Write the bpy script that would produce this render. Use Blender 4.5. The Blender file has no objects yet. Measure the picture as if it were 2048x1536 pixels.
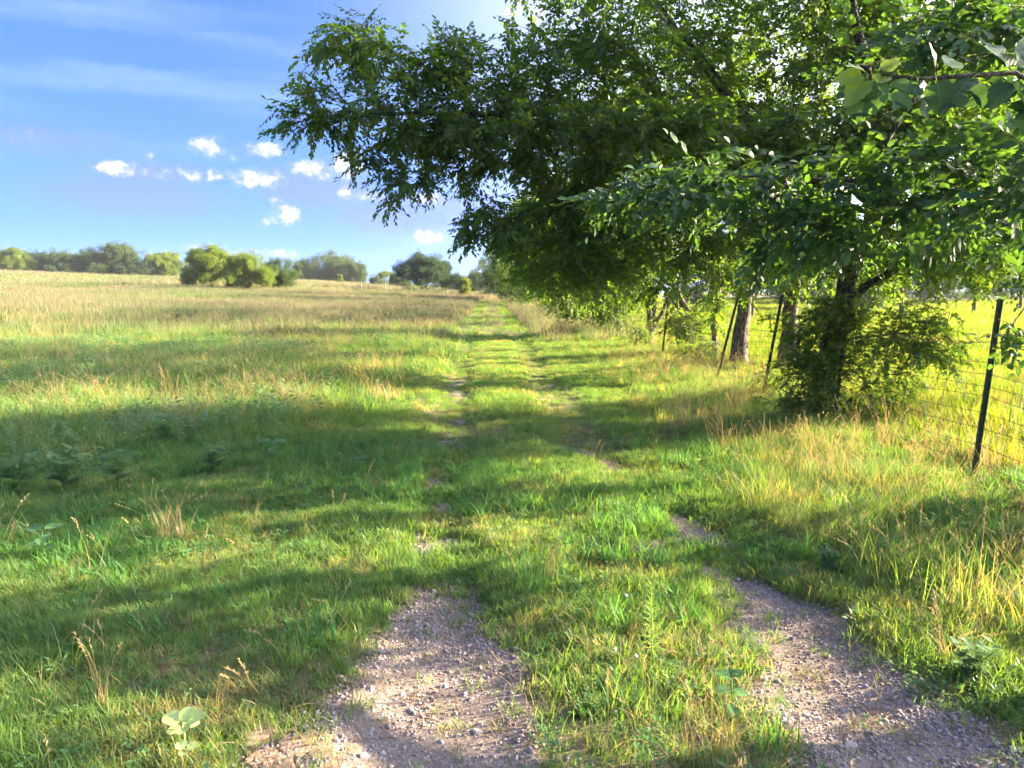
import bpy, math, random
import numpy as np
from mathutils import Vector, Matrix

R = math.radians
rng = np.random.default_rng(7)
random.seed(7)
SC = bpy.context.scene
COL = SC.collection

# ------------------------------------------------------------------ camera
F_PX, CX, CY = 1538.0, 1024.0, 768.0
PITCH = R(6.8)
CAM_H = 1.6
cam_d = bpy.data.cameras.new('camera')
cam = bpy.data.objects.new('camera', cam_d)
COL.objects.link(cam)
cam.location = (0, 0, CAM_H)
cam.rotation_euler = (R(90) - PITCH, 0, 0)
cam_d.sensor_width = 36
cam_d.lens = 36 * F_PX / 2048
cam_d.clip_start = 0.05
cam_d.clip_end = 6000
SC.camera = cam

# ------------------------------------------------------------------ light
SUN_EL = R(17.0)
SUN_AZ = R(75.0)          # clockwise from +Y (view direction): to the right, a little ahead
sun_dir = Vector((math.sin(SUN_AZ) * math.cos(SUN_EL), math.cos(SUN_AZ) * math.cos(SUN_EL), math.sin(SUN_EL)))
sd = bpy.data.lights.new('sun', 'SUN')
sun = bpy.data.objects.new('sun', sd)
COL.objects.link(sun)
sun.rotation_euler = sun_dir.to_track_quat('Z', 'Y').to_euler()
sd.energy = 5.0
sd.angle = R(0.5)
sd.color = (1.0, 0.83, 0.58)
SKY_STRENGTH = 0.064
EXPOSURE = 3.12

vs = SC.view_settings
vs.view_transform = 'Standard'
vs.look = 'None'
vs.exposure = EXPOSURE
vs.gamma = 1
vs.use_curve_mapping = False
cy = SC.cycles
cy.use_denoising = True
cy.use_adaptive_sampling = True
cy.adaptive_threshold = 0.02
cy.denoising_prefilter = 'FAST'
cy.max_bounces = 6
cy.diffuse_bounces = 4
cy.glossy_bounces = 2
cy.transmission_bounces = 5
cy.transparent_max_bounces = 4
cy.volume_bounces = 1
cy.caustics_reflective = False
cy.caustics_refractive = False
cy.sample_clamp_indirect = 6


def pix_ray(px, py):
    u = (px - CX) / F_PX
    v = (CY - py) / F_PX
    return np.array((u, math.cos(PITCH) + v * math.sin(PITCH), -math.sin(PITCH) + v * math.cos(PITCH)))


def at(px, py, Y):
    """world point at forward distance Y seen at a photo pixel"""
    d = pix_ray(px, py)
    return np.array((0, 0, CAM_H)) + d * (Y / d[1])


# ---- world: sky texture plus procedural clouds by direction
w = bpy.data.worlds.new('World')
SC.world = w
w.use_nodes = True
nt = w.node_tree
nt.nodes.clear()


class NB:
    def __init__(s, nt):
        s.nt = nt

    def n(s, t, **kw):
        nd = s.nt.nodes.new(t)
        for k, v in kw.items():
            if k == 'ins':
                for a, b in v.items():
                    if isinstance(b, bpy.types.NodeSocket):
                        s.nt.links.new(b, nd.inputs[a])
                    else:
                        nd.inputs[a].default_value = b
            else:
                setattr(nd, k, v)
        return nd

    def math(s, op, a, b=0.0, c=None, clamp=False):
        i = {0: a, 1: b}
        if c is not None:
            i[2] = c
        return s.n('ShaderNodeMath', operation=op, use_clamp=clamp, ins=i).outputs[0]

    def mix(s, f, a, b, bt='MIX'):
        nd = s.n('ShaderNodeMix', data_type='RGBA', blend_type=bt)
        for k, v in ((0, f), (6, a), (7, b)):
            if isinstance(v, bpy.types.NodeSocket):
                s.nt.links.new(v, nd.inputs[k])
            else:
                nd.inputs[k].default_value = v if k == 0 else (tuple(v) + (1,) if len(v) == 3 else v)
        return nd.outputs[2]

    def ss(s, v, lo, hi, a=0.0, b=1.0):
        return s.n('ShaderNodeMapRange', interpolation_type='SMOOTHSTEP', ins={0: v, 1: lo, 2: hi, 3: a, 4: b}).outputs[0]


b = NB(nt)
sky = b.n('ShaderNodeTexSky', sky_type='NISHITA', sun_disc=False, sun_elevation=SUN_EL, sun_rotation=SUN_AZ,
          altitude=200, air_density=0.6, dust_density=0.0, ozone_density=6.0)
tc = b.n('ShaderNodeTexCoord')
sep = b.n('ShaderNodeSeparateXYZ', ins={0: tc.outputs['Generated']})
az = b.math('ARCTAN2', sep.outputs[0], sep.outputs[1])
el = b.math('ARCSINE', sep.outputs[2])
ae = b.n('ShaderNodeCombineXYZ', ins={0: az, 1: el}).outputs[0]
warp = b.n('ShaderNodeTexNoise', ins={'Vector': ae, 'Scale': 42.0, 'Detail': 4.0, 'Roughness': 0.65})
wv = b.n('ShaderNodeVectorMath', operation='SUBTRACT', ins={0: warp.outputs['Color'], 1: (.5, .5, .5)}).outputs[0]
wv = b.n('ShaderNodeVectorMath', operation='MULTIPLY', ins={0: wv, 1: (0.022, 0.016, 0)}).outputs[0]
pos = b.n('ShaderNodeVectorMath', operation='ADD', ins={0: ae, 1: wv}).outputs[0]


def ang(px, py):
    d = pix_ray(px, py)
    d = d / np.linalg.norm(d)
    return math.atan2(d[0], d[1]), math.asin(d[2])


def blob_field(blobs):
    acc = None
    for (px, py, rx, ry, k) in blobs:
        a_, e_ = ang(px, py)
        v = b.n('ShaderNodeVectorMath', operation='SUBTRACT', ins={0: pos, 1: (a_, e_, 0)}).outputs[0]
        v = b.n('ShaderNodeVectorMath', operation='MULTIPLY', ins={0: v, 1: (F_PX / (rx * 1.3), F_PX / (ry * 1.35), 0)}).outputs[0]
        l = b.n('ShaderNodeVectorMath', operation='LENGTH', ins={0: v}).outputs['Value']
        m = b.ss(l, 0.25, 1.25, k, 0.0)
        acc = m if acc is None else b.math('MAXIMUM', acc, m)
    return acc


white = blob_field([(230, 337, 34, 13, 1), (515, 359, 46, 17, 1), (415, 292, 32, 18, .9), (537, 298, 36, 13, .95), (618, 338, 34, 17, 1),
                    (696, 326, 30, 28, 1.1), (576, 430, 24, 20, .9), (540, 440, 16, 12, .8), (558, 405, 16, 12, .6), (690, 380, 16, 18, .8), (853, 472, 32, 16, 1),
                    (850, 398, 50, 12, .8), (388, 352, 15, 11, .8), (425, 351, 14, 13, .8), (456, 350, 18, 11, .5), (293, 313, 13, 11, .5), (385, 492, 17, 9, .7),
                    (560, 506, 30, 10, .7), (1060, 20, 60, 40, .8), (725, 392, 22, 9, .7), (60, 276, 36, 12, .35), (360, 345, 18, 9, .5), (470, 318, 12, 8, .5), (505, 352, 14, 10, .6), (640, 350, 20, 14, .7), (668, 345, 14, 10, .6), (760, 395, 16, 8, .6), (480, 508, 26, 9, .6), (515, 505, 16, 8, .6), (330, 348, 60, 10, .45), (880, 395, 24, 7, .6), (920, 480, 14, 10, .6), (225, 490, 30, 10, .3),
                    (1300, 420, 120, 40, .7), (1700, 470, 160, 50, .7), (1500, 250, 120, 60, .6), (1900, 120, 120, 60, .6)])
grey = blob_field([(300, 346, 130, 20, .8), (270, 392, 170, 38, .7), (630, 376, 120, 40, .8), (800, 432, 130, 34, .9), (105, 280, 120, 26, .55), (610, 437, 50, 7, .5),
                   (930, 410, 90, 26, .7), (470, 300, 90, 22, .3)])
# clouds of the same kind all round the horizon outside the frame, and thin high veil
gn = b.n('ShaderNodeTexNoise', ins={'Vector': b.n('ShaderNodeVectorMath', operation='MULTIPLY', ins={0: ae, 1: (7, 16, 1)}).outputs[0], 'Scale': 1.0, 'Detail': 4.0, 'Roughness': 0.6})
band = b.math('MULTIPLY', b.ss(el, 0.02, 0.09), b.ss(el, 0.26, 0.16))
outside = b.math('SUBTRACT', 1.0, b.ss(b.math('ABSOLUTE', az), 0.72, 0.62))
gen = b.math('MULTIPLY', b.math('MULTIPLY', b.ss(gn.outputs[0], 0.56, 0.68), band), outside)
cir = b.n('ShaderNodeTexNoise', ins={'Vector': b.n('ShaderNodeVectorMath', operation='MULTIPLY', ins={0: pos, 1: (1.6, 17, 1)}).outputs[0], 'Scale': 1.0, 'Detail': 4.0, 'Roughness': 0.55})
cirm = b.math('MULTIPLY', b.ss(cir.outputs[0], 0.42, 0.75), b.ss(el, 0.10, 0.24))
wsharp = b.n('ShaderNodeTexNoise', ins={'Vector': ae, 'Scale': 95.0, 'Detail': 5.0, 'Roughness': 0.62})
white = b.math('MAXIMUM', white, gen)
cn = b.math('MULTIPLY', b.math('SUBTRACT', wsharp.outputs[0], .5), 2.3)
wden = b.math('MULTIPLY', b.ss(b.math('ADD', white, cn), 0.12, 1.2), b.ss(white, .05, .35))
lit = b.ss(b.math('ADD', white, cn), .45, 1.15)
skyc = sky.outputs[0]
den = b.n('ShaderNodeVectorMath', operation='MULTIPLY_ADD', ins={0: skyc, 1: (1.3, .54, .12), 2: (1, 1, 1)}).outputs[0]
skyc = b.n('ShaderNodeVectorMath', operation='DIVIDE', ins={0: skyc, 1: den}).outputs[0]
# bright hazy sky on the sun's side, its added glow raised to fill shade
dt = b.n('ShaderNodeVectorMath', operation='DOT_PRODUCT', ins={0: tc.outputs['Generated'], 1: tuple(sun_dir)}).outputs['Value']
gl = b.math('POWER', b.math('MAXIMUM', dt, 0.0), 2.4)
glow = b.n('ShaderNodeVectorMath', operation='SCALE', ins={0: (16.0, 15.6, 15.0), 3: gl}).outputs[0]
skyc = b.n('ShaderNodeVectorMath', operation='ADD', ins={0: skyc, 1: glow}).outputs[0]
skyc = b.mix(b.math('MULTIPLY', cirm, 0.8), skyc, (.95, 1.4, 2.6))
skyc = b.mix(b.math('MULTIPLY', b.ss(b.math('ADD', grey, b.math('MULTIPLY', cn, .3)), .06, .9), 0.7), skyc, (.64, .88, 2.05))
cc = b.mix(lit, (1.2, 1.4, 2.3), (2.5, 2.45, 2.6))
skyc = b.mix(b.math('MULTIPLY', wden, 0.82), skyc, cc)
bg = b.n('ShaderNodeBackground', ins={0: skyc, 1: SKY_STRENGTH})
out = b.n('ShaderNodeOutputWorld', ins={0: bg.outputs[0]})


# ------------------------------------------------------------------ noise and terrain
def _hash(ix, iy, s):
    h = (ix.astype(np.int64) * 374761393 + iy.astype(np.int64) * 668265263 + s * 1274126177) & 0xFFFFFFFF
    h = ((h ^ (h >> 13)) * 1274126177) & 0xFFFFFFFF
    return ((h ^ (h >> 16)) & 0xFFFF) / 65535.0


def vnoise(x, y, sc=1.0, s=0):
    x = np.asarray(x, float) * sc + 1000.3
    y = np.asarray(y, float) * sc + 1000.7
    ix, iy = np.floor(x), np.floor(y)
    fx, fy = x - ix, y - iy
    fx = fx * fx * (3 - 2 * fx)
    fy = fy * fy * (3 - 2 * fy)
    a = _hash(ix, iy, s); b_ = _hash(ix + 1, iy, s); c = _hash(ix, iy + 1, s); d = _hash(ix + 1, iy + 1, s)
    return (a * (1 - fx) + b_ * fx) * (1 - fy) + (c * (1 - fx) + d * fx) * fy


def fbm(x, y, sc=1.0, s=0, o=3):
    r, a, t = 0, 1.0, 0
    for i in range(o):
        r = r + a * vnoise(x, y, sc * 2 ** i, s + i * 17)
        t += a
        a *= .5
    return r / t


def sst(v, lo, hi):
    t = np.clip((np.asarray(v, float) - lo) / (hi - lo), 0, 1)
    return t * t * (3 - 2 * t)


LY = [-50, 2.3, 2.9, 3.9, 5, 6.7, 10, 15, 20, 40, 100, 200]
LX = [-.22, -.24, -.28, -.36, -.5, -.6, -.75, -1.05, -1.3, -2.0, -3.6, -6]
RY = [-50, 2.3, 2.9, 3.9, 5, 7.6, 10, 15, 20, 40, 100, 200]
RX = [1.4, 1.36, 1.33, 1.34, 1.2, .85, .75, .55, .45, -.1, -1.6, -4]


def rutL(y): return np.interp(y, LY, LX)
def rutR(y): return np.interp(y, RY, RX)
def fence_x(y): return 3.98 - 0.012 * np.asarray(y, float)


def rut_dist(x, y):
    x = np.asarray(x, float)
    wob = (fbm(x, y, 1.3, 5) - .5) * .42 + (vnoise(x, y, 7, 6) - .5) * .12
    return np.minimum(np.abs(x - rutL(y) + wob), np.abs(x - rutR(y) + wob))


PATCHES = []


def bare(x, y):
    """0..1, how bare the wheel tracks are here"""
    hw = np.interp(y, [2, 3.0, 3.6, 4.2, 5.2, 7, 12, 60], [.49, .41, .32, .24, .20, .17, .14, .1])
    m = sst(rut_dist(x, y), hw * 1.15, hw * .65)
    patch = sst(fbm(x, y, 1.6, 31), .5, .66)
    k = np.interp(y, [2, 3.6, 4.3, 5.2, 7, 14], [1, .95, .4, .12, .05, .0])
    ex = 0
    for (qx, qy, qr, qs) in PATCHES:
        qr = qr * .8
        ex = np.maximum(ex, .85 * sst(np.hypot(x - qx, (y - qy) * qs) + (vnoise(x, y, 5, 8) - .5) * qr, qr, qr * .45))
    return np.maximum(ex, m * np.clip(k + patch * (1 - k) * np.interp(y, [2, 6, 12, 25], [1, .9, .7, .25]), 0, 1))


for (qpx, qpy, qr, qs) in [(890, 965, .17, .5), (915, 785, .14, .35), (900, 865, .10, .5), (1190, 905, .18, .5), (1400, 1070, .30, .8), (1310, 1095, .2, .8), (1195, 800, .12, .5), (560, 1525, .22, 1), (1560, 1190, .3, .8), (1240, 930, .2, .6), (885, 1010, .14, .5)]:
    qd = pix_ray(qpx, qpy)
    qt = CAM_H / -qd[2]
    PATCHES.append((qd[0] * qt, qd[1] * qt, qr, qs))
A_AZ = [-1.6, -.67, -.35, -.11, -.02, .1, .6, 2]
A_Z = [6.4, 6.0, 5.4, 3.0, 1.5, .9, .4, .4]


def terrain(x, y):
    x = np.asarray(x, float)
    y = np.asarray(y, float)
    d = np.sqrt(x * x + np.maximum(y, 0) ** 2)
    A = np.interp(x / np.maximum(y, 5), A_AZ, A_Z)
    t = np.clip((d - 22) / 195, 0, 1)
    g = t ** 1.12
    far = sst(d, 235, 480)
    z = A * g * (1 - far) + (fbm(x, y, .05, 3) - .5) * 1.0 * sst(d, 15, 60) + (fbm(x, y, .35, 9) - .5) * .10 * sst(d, 2, 6)
    z = z - 0.035 * sst(rut_dist(x, y), .42, .12) * sst(y, 60, 20) + (fbm(x, y, 2.6, 21) - .5) * .03 * sst(y, 30, 10) * sst(rut_dist(x, y), .15, .6)
    z = z + 0.04 * sst(x, 2.0, 3.4) * sst(y, 30, 15) * sst(x, 6.5, 4.2)          # low bank along the fence
    return z


def tz(x, y): return float(terrain(np.array([x]), np.array([y]))[0])


# ------------------------------------------------------------------ materials
def mat(name):
    m = bpy.data.materials.new(name)
    m.use_nodes = True
    m.node_tree.nodes.clear()
    return m, NB(m.node_tree)


def finish(b, shader, disp=None):
    o = b.n('ShaderNodeOutputMaterial', ins={0: shader})
    if disp is not None:
        b.nt.links.new(disp, o.inputs[2])


def leaf_mat(name, c1, c2, tr=None, fac=0.42, rough=.45, spec=.4, dry=None, dscale=.5, dlo=.5, dhi=.75):
    m, b = mat(name)
    oi = b.n('ShaderNodeObjectInfo')
    geo = b.n('ShaderNodeNewGeometry')
    c = b.mix(oi.outputs['Random'], c1, c2)
    if dry:
        nz = b.n('ShaderNodeTexNoise', ins={'Vector': geo.outputs['Position'], 'Scale': dscale, 'Detail': 3.0})
        k = b.ss(b.math('ADD', nz.outputs[0], b.math('MULTIPLY', b.math('SUBTRACT', oi.outputs['Random'], .5), .35)), dlo, dhi)
        c = b.mix(k, c, dry)
    nz2 = b.n('ShaderNodeTexNoise', ins={'Vector': geo.outputs['Position'], 'Scale': 9.0, 'Detail': 2.0})
    v = b.ss(nz2.outputs[0], .3, .7, .75, 1.2)
    c = b.n('ShaderNodeHueSaturation', ins={'Value': v, 'Color': c}).outputs[0]
    p = b.n('ShaderNodeBsdfPrincipled', ins={'Base Color': c, 'Roughness': rough, 'Specular IOR Level': spec})
    tcol = b.mix(1.0, c, tr or (2.6, 2.0, 1.0), 'MULTIPLY')
    t = b.n('ShaderNodeBsdfTranslucent', ins={0: tcol})
    mx = b.n('ShaderNodeMixShader', ins={0: fac, 1: p.outputs[0], 2: t.outputs[0]})
    finish(b, mx.outputs[0])
    return m


def bark_mat(name, c1, c2, sc=7.0, zs=.22):
    m, b = mat(name)
    geo = b.n('ShaderNodeNewGeometry')
    v = b.n('ShaderNodeVectorMath', operation='MULTIPLY', ins={0: geo.outputs['Position'], 1: (1, 1, zs)}).outputs[0]
    nz = b.n('ShaderNodeTexNoise', ins={'Vector': v, 'Scale': sc * 3, 'Detail': 8.0, 'Roughness': .7, 'Distortion': .6})
    vo = b.n('ShaderNodeTexVoronoi', feature='DISTANCE_TO_EDGE', ins={'Vector': b.n('ShaderNodeVectorMath', operation='ADD', ins={0: v, 1: b.n('ShaderNodeVectorMath', operation='SCALE', ins={0: nz.outputs['Color'], 3: .06}).outputs[0]}).outputs[0], 'Scale': sc * 4})
    h = b.math('ADD', b.ss(vo.outputs[0], 0, .16), b.math('MULTIPLY', nz.outputs[0], .8))
    c = b.mix(b.ss(h, .4, 1.6), c1, c2)
    bp = b.n('ShaderNodeBump', ins={'Height': h, 'Strength': .9, 'Distance': .03})
    p = b.n('ShaderNodeBsdfPrincipled', ins={'Base Color': c, 'Roughness': .9, 'Normal': bp.outputs[0], 'Specular IOR Level': .2})
    finish(b, p.outputs[0])
    return m


M = {}
M['grass'] = leaf_mat('grass_blades', (.092, .195, .068), (.16, .265, .082), (2.0, 1.75, .45), .46, .6, .2, dry=(.38, .32, .18), dscale=1.3, dlo=.55, dhi=.84)
M['lush'] = leaf_mat('lush_grass', (.06, .175, .06), (.10, .235, .07), (1.9, 1.75, .5), .46, .55, .22)
M['pasture'] = leaf_mat('pasture_grass', (.075, .15, .016), (.15, .21, .02), (1.9, 1.65, .35), .5, .6, .2, dry=(.24, .21, .06), dscale=.7, dlo=.55, dhi=.8)
M['dry'] = leaf_mat('dry_grass', (.42, .32, .16), (.54, .42, .23), (1.25, 1.15, .8), .35, .6, .25)
M['strawmix'] = leaf_mat('straw_grass', (.20, .178, .105), (.29, .24, .155), (1.2, 1.15, .85), .38, .7, .15, dry=(.13, .18, .07), dscale=.1, dlo=.48, dhi=.64)
M['litter'] = leaf_mat('dead_litter', (.20, .14, .08), (.34, .26, .16), (1.1, 1.0, .8), .2, .8, .1)
M['ragweed'] = leaf_mat('ragweed_leaf', (.15, .27, .135), (.20, .32, .15), (1.4, 1.4, .6), .45, .7, .15)
M['forb'] = leaf_mat('forb_leaf', (.075, .18, .065), (.11, .23, .08), (2.4, 2.0, .7), .4, .45, .4)
M['elm'] = leaf_mat('elm_leaf', (.030, .075, .022), (.058, .11, .026), (4.6, 3.7, .5), .48, .45, .35)
M['mulberry'] = leaf_mat('mulberry_leaf', (.034, .088, .036), (.056, .122, .040), (3.0, 2.6, .5), .32, .48, .32)
M['mulberry_young'] = leaf_mat('young_mulberry_leaf', (.09, .17, .03), (.13, .21, .035), (2.8, 2.3, .6), .45, .36, .5)
M['ivy'] = leaf_mat('ivy_leaf', (.042, .098, .024), (.085, .15, .03), (3.8, 3.2, .5), .52, .45, .3)
M['hedge'] = leaf_mat('hedgerow_leaf', (.058, .12, .032), (.10, .165, .036), (3.0, 2.5, .7), .42, .5, .3)
M['far_green'] = leaf_mat('far_tree_leaf', (.05, .095, .035), (.085, .13, .045), (2.0, 1.8, .9), .3, .6, .25)
M['far_yellow'] = leaf_mat('far_yellow_leaf', (.11, .175, .03), (.155, .215, .038), (1.9, 1.7, .6), .4, .5, .3)
M['far_dark'] = leaf_mat('far_dark_leaf', (.03, .07, .03), (.05, .095, .038), (2.0, 1.8, .9), .26, .5, .35)
M['spire'] = leaf_mat('spire_leaf', (.19, .30, .06), (.24, .34, .07), (1.7, 1.6, .7), .42, .6, .2)
M['lime'] = leaf_mat('pale_round_leaf', (.42, .52, .20), (.48, .58, .24), (1.3, 1.25, .9), .35, .6, .2)
M['bark'] = bark_mat('grey_bark', (.07, .05, .037), (.27, .21, .16))
M['bark_dark'] = bark_mat('dark_bark', (.03, .024, .02), (.12, .095, .075))
M['twig'] = bark_mat('twig_bark', (.10, .08, .06), (.17, .14, .11), 10, 1.0)
M['limb_dark'] = bark_mat('dark_limb_bark', (.03, .024, .02), (.10, .08, .065), 6, 1.0)

# stone
m, b = mat('gravel_stone')
oi = b.n('ShaderNodeObjectInfo')
geo = b.n('ShaderNodeNewGeometry')
nz = b.n('ShaderNodeTexNoise', ins={'Vector': geo.outputs['Position'], 'Scale': 60.0, 'Detail': 5.0})
ramp = b.n('ShaderNodeValToRGB', ins={0: oi.outputs['Random']})
cr = ramp.color_ramp
for i, (p_, c_) in enumerate([(0, (.22, .175, .16, 1)), (.25, (.285, .235, .22, 1)), (.6, (.34, .29, .28, 1)), (.88, (.42, .365, .36, 1)), (1, (.36, .23, .16, 1))]):
    e = cr.elements[i] if i < 2 else cr.elements.new(p_)
    e.position = p_
    e.color = c_
cr.elements[1].position = .25
c = b.n('ShaderNodeHueSaturation', ins={'Value': b.ss(nz.outputs[0], .3, .7, .75, 1.15), 'Color': ramp.outputs[0]}).outputs[0]
p = b.n('ShaderNodeBsdfPrincipled', ins={'Base Color': c, 'Roughness': .85, 'Specular IOR Level': .25})
finish(b, p.outputs[0])
M['stone'] = m

# soil of the wheel tracks, cracked and dusty
m, b = mat('track_soil')
geo = b.n('ShaderNodeNewGeometry')
n1 = b.n('ShaderNodeTexNoise', ins={'Vector': geo.outputs['Position'], 'Scale': 3.0, 'Detail': 8.0, 'Roughness': .65})
n2 = b.n('ShaderNodeTexNoise', ins={'Vector': geo.outputs['Position'], 'Scale': 45.0, 'Detail': 6.0, 'Roughness': .7})
vo = b.n('ShaderNodeTexVoronoi', feature='DISTANCE_TO_EDGE', ins={'Vector': b.n('ShaderNodeVectorMath', operation='ADD', ins={0: geo.outputs['Position'], 1: b.n('ShaderNodeVectorMath', operation='SCALE', ins={0: n1.outputs['Color'], 3: .35}).outputs[0]}).outputs[0], 'Scale': 7.0, 'Randomness': 1.0})
crack = b.math('MAXIMUM', b.ss(vo.outputs[0], 0.0, .025), b.ss(n1.outputs[0], .62, .5))
c = b.mix(b.ss(n1.outputs[0], .35, .65), (.15, .112, .092), (.225, .178, .152))
c = b.mix(b.ss(n2.outputs[0], .42, .68), c, (.29, .24, .215))
c = b.mix(b.math('SUBTRACT', 1.0, crack), c, (.09, .065, .05))
h = b.math('ADD', b.math('MULTIPLY', crack, .5), n2.outputs[0])
bp = b.n('ShaderNodeBump', ins={'Height': h, 'Strength': .7, 'Distance': .012})
p = b.n('ShaderNodeBsdfPrincipled', ins={'Base Color': c, 'Roughness': .95, 'Normal': bp.outputs[0], 'Specular IOR Level': .15})
finish(b, p.outputs[0])
M['soil'] = m

# clay clods
m, b = mat('reddish_clay')
geo = b.n('ShaderNodeNewGeometry')
n1 = b.n('ShaderNodeTexNoise', ins={'Vector': geo.outputs['Position'], 'Scale': 14.0, 'Detail': 8.0, 'Roughness': .65})
c = b.mix(b.ss(n1.outputs[0], .35, .65), (.24, .16, .11), (.40, .28, .20))
bp = b.n('ShaderNodeBump', ins={'Height': n1.outputs[0], 'Strength': .8, 'Distance': .02})
p = b.n('ShaderNodeBsdfPrincipled', ins={'Base Color': c, 'Roughness': .95, 'Normal': bp.outputs[0], 'Specular IOR Level': .1})
finish(b, p.outputs[0])
M['clay'] = m

# ground under the grass
m, b = mat('meadow_ground')
geo = b.n('ShaderNodeNewGeometry')
n1 = b.n('ShaderNodeTexNoise', ins={'Vector': geo.outputs['Position'], 'Scale': 1.2, 'Detail': 8.0, 'Roughness': .7})
n2 = b.n('ShaderNodeTexNoise', ins={'Vector': geo.outputs['Position'], 'Scale': 30.0, 'Detail': 6.0, 'Roughness': .7})
n3 = b.n('ShaderNodeTexNoise', ins={'Vector': geo.outputs['Position'], 'Scale': .06, 'Detail': 5.0, 'Roughness': .6})
c = b.mix(b.ss(n1.outputs[0], .35, .65), (.15, .115, .075), (.24, .19, .12))
c = b.mix(b.ss(n2.outputs[0], .45, .62), c, (.11, .155, .045))
dist = b.n('ShaderNodeVectorMath', operation='LENGTH', ins={0: geo.outputs['Position']}).outputs['Value']
farc = b.mix(b.ss(n3.outputs[0], .4, .6), (.24, .195, .12), (.13, .17, .065))
c = b.mix(b.ss(dist, 30, 90), c, farc)
bp = b.n('ShaderNodeBump', ins={'Height': n2.outputs[0], 'Strength': .8, 'Distance': .03})
p = b.n('ShaderNodeBsdfPrincipled', ins={'Base Color': c, 'Roughness': 1.0, 'Normal': bp.outputs[0], 'Specular IOR Level': .1})
finish(b, p.outputs[0])
M['ground'] = m

# painted steel post and wire
m, b = mat('green_steel_post')
geo = b.n('ShaderNodeNewGeometry')
n1 = b.n('ShaderNodeTexNoise', ins={'Vector': geo.outputs['Position'], 'Scale': 25.0, 'Detail': 6.0})
c = b.mix(b.ss(n1.outputs[0], .5, .66), (.035, .055, .042), (.11, .07, .045))
p = b.n('ShaderNodeBsdfPrincipled', ins={'Base Color': c, 'Roughness': .6, 'Specular IOR Level': .4})
finish(b, p.outputs[0])
M['post'] = m
m, b = mat('rusty_wire')
geo = b.n('ShaderNodeNewGeometry')
n1 = b.n('ShaderNodeTexNoise', ins={'Vector': geo.outputs['Position'], 'Scale': 8.0, 'Detail': 4.0})
c = b.mix(b.ss(n1.outputs[0], .4, .6), (.07, .045, .03), (.15, .13, .12))
p = b.n('ShaderNodeBsdfPrincipled', ins={'Base Color': c, 'Roughness': .6, 'Metallic': .6})
finish(b, p.outputs[0])
M['wire'] = m
m, b = mat('old_wood')
geo = b.n('ShaderNodeNewGeometry')
n1 = b.n('ShaderNodeTexNoise', ins={'Vector': b.n('ShaderNodeVectorMath', operation='MULTIPLY', ins={0: geo.outputs['Position'], 1: (1, 1, .1)}).outputs[0], 'Scale': 30.0, 'Detail': 6.0})
c = b.mix(n1.outputs[0], (.12, .10, .08), (.34, .30, .26))
p = b.n('ShaderNodeBsdfPrincipled', ins={'Base Color': c, 'Roughness': .9})
finish(b, p.outputs[0])
M['wood'] = m
m, b = mat('white_petal')
p = b.n('ShaderNodeBsdfPrincipled', ins={'Base Color': (.75, .74, .68, 1), 'Roughness': .7})
finish(b, p.outputs[0])
M['petal'] = m


# ------------------------------------------------------------------ mesh helpers
class MB:
    def __init__(s):
        s.v, s.f, s.m = [], [], []

    def add(s, v, f, mi=0):
        o = len(s.v)
        s.v.extend([tuple(map(float, p)) for p in v])
        s.f.extend([tuple(i + o for i in q) for q in f])
        s.m.extend([mi] * len(f))

    def mesh(s, name, mats, smooth=False):
        me = bpy.data.meshes.new(name)
        me.from_pydata(s.v, [], s.f)
        for mm in mats:
            me.materials.append(mm)
        if len(mats) > 1:
            me.polygons.foreach_set('material_index', s.m)
        if smooth:
            me.polygons.foreach_set('use_smooth', [True] * len(s.f))
        me.update()
        return me


def world_of(o):
    if o is None:
        return Matrix.Identity(4)
    L = o.matrix_basis.copy()
    return (world_of(o.parent) @ o.matrix_parent_inverse @ L) if o.parent else L


def obj(name, me, parent=None, label=None, cat=None, group=None, kind=None):
    o = bpy.data.objects.new(name, me)
    COL.objects.link(o)
    if parent is not None:
        o.parent = parent
        o.matrix_parent_inverse = world_of(parent).inverted()
    tag(o, label, cat, group, kind)
    return o


def tag(o, label=None, cat=None, group=None, kind=None):
    if label: o['label'] = label
    if cat: o['category'] = cat
    if group: o['group'] = group
    if kind: o['kind'] = kind


def thing(name, loc, label, cat, group=None):
    o = bpy.data.objects.new(name, None)
    COL.objects.link(o)
    o.location = loc
    o.empty_display_size = .2
    tag(o, label, cat, group)
    return o


def tube(mb, pts, rad, sides=6, mi=0, cap=True, knob=0.0, rs=None):
    pts = np.asarray(pts, float)
    n = len(pts)
    rad = np.broadcast_to(np.asarray(rad, float), (n,))
    d = np.gradient(pts, axis=0)
    d /= np.maximum(np.linalg.norm(d, axis=1, keepdims=True), 1e-9)
    ref = np.array((0, 0, 1.0)) if abs(d[0][2]) < .9 else np.array((1.0, 0, 0))
    u = np.cross(d[0], ref)
    u /= np.linalg.norm(u)
    a = np.arange(sides) * 2 * math.pi / sides
    V = []
    for i in range(n):
        u = u - d[i] * np.dot(u, d[i])
        u /= max(np.linalg.norm(u), 1e-9)
        wv_ = np.cross(d[i], u)
        r_ = rad[i]
        if knob and rs is not None:
            rr = r_ * (1 + knob * (rs.random(sides) - .5))
        else:
            rr = np.full(sides, r_)
        V.append(pts[i] + (np.cos(a) * rr)[:, None] * u + (np.sin(a) * rr)[:, None] * wv_)
    V = np.concatenate(V)
    Fs = []
    for i in range(n - 1):
        for k in range(sides):
            k2 = (k + 1) % sides
            Fs.append((i * sides + k, i * sides + k2, (i + 1) * sides + k2, (i + 1) * sides + k))
    if cap:
        Fs.append(tuple(range((n - 1) * sides, n * sides)))
    mb.add(V, Fs, mi)


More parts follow.
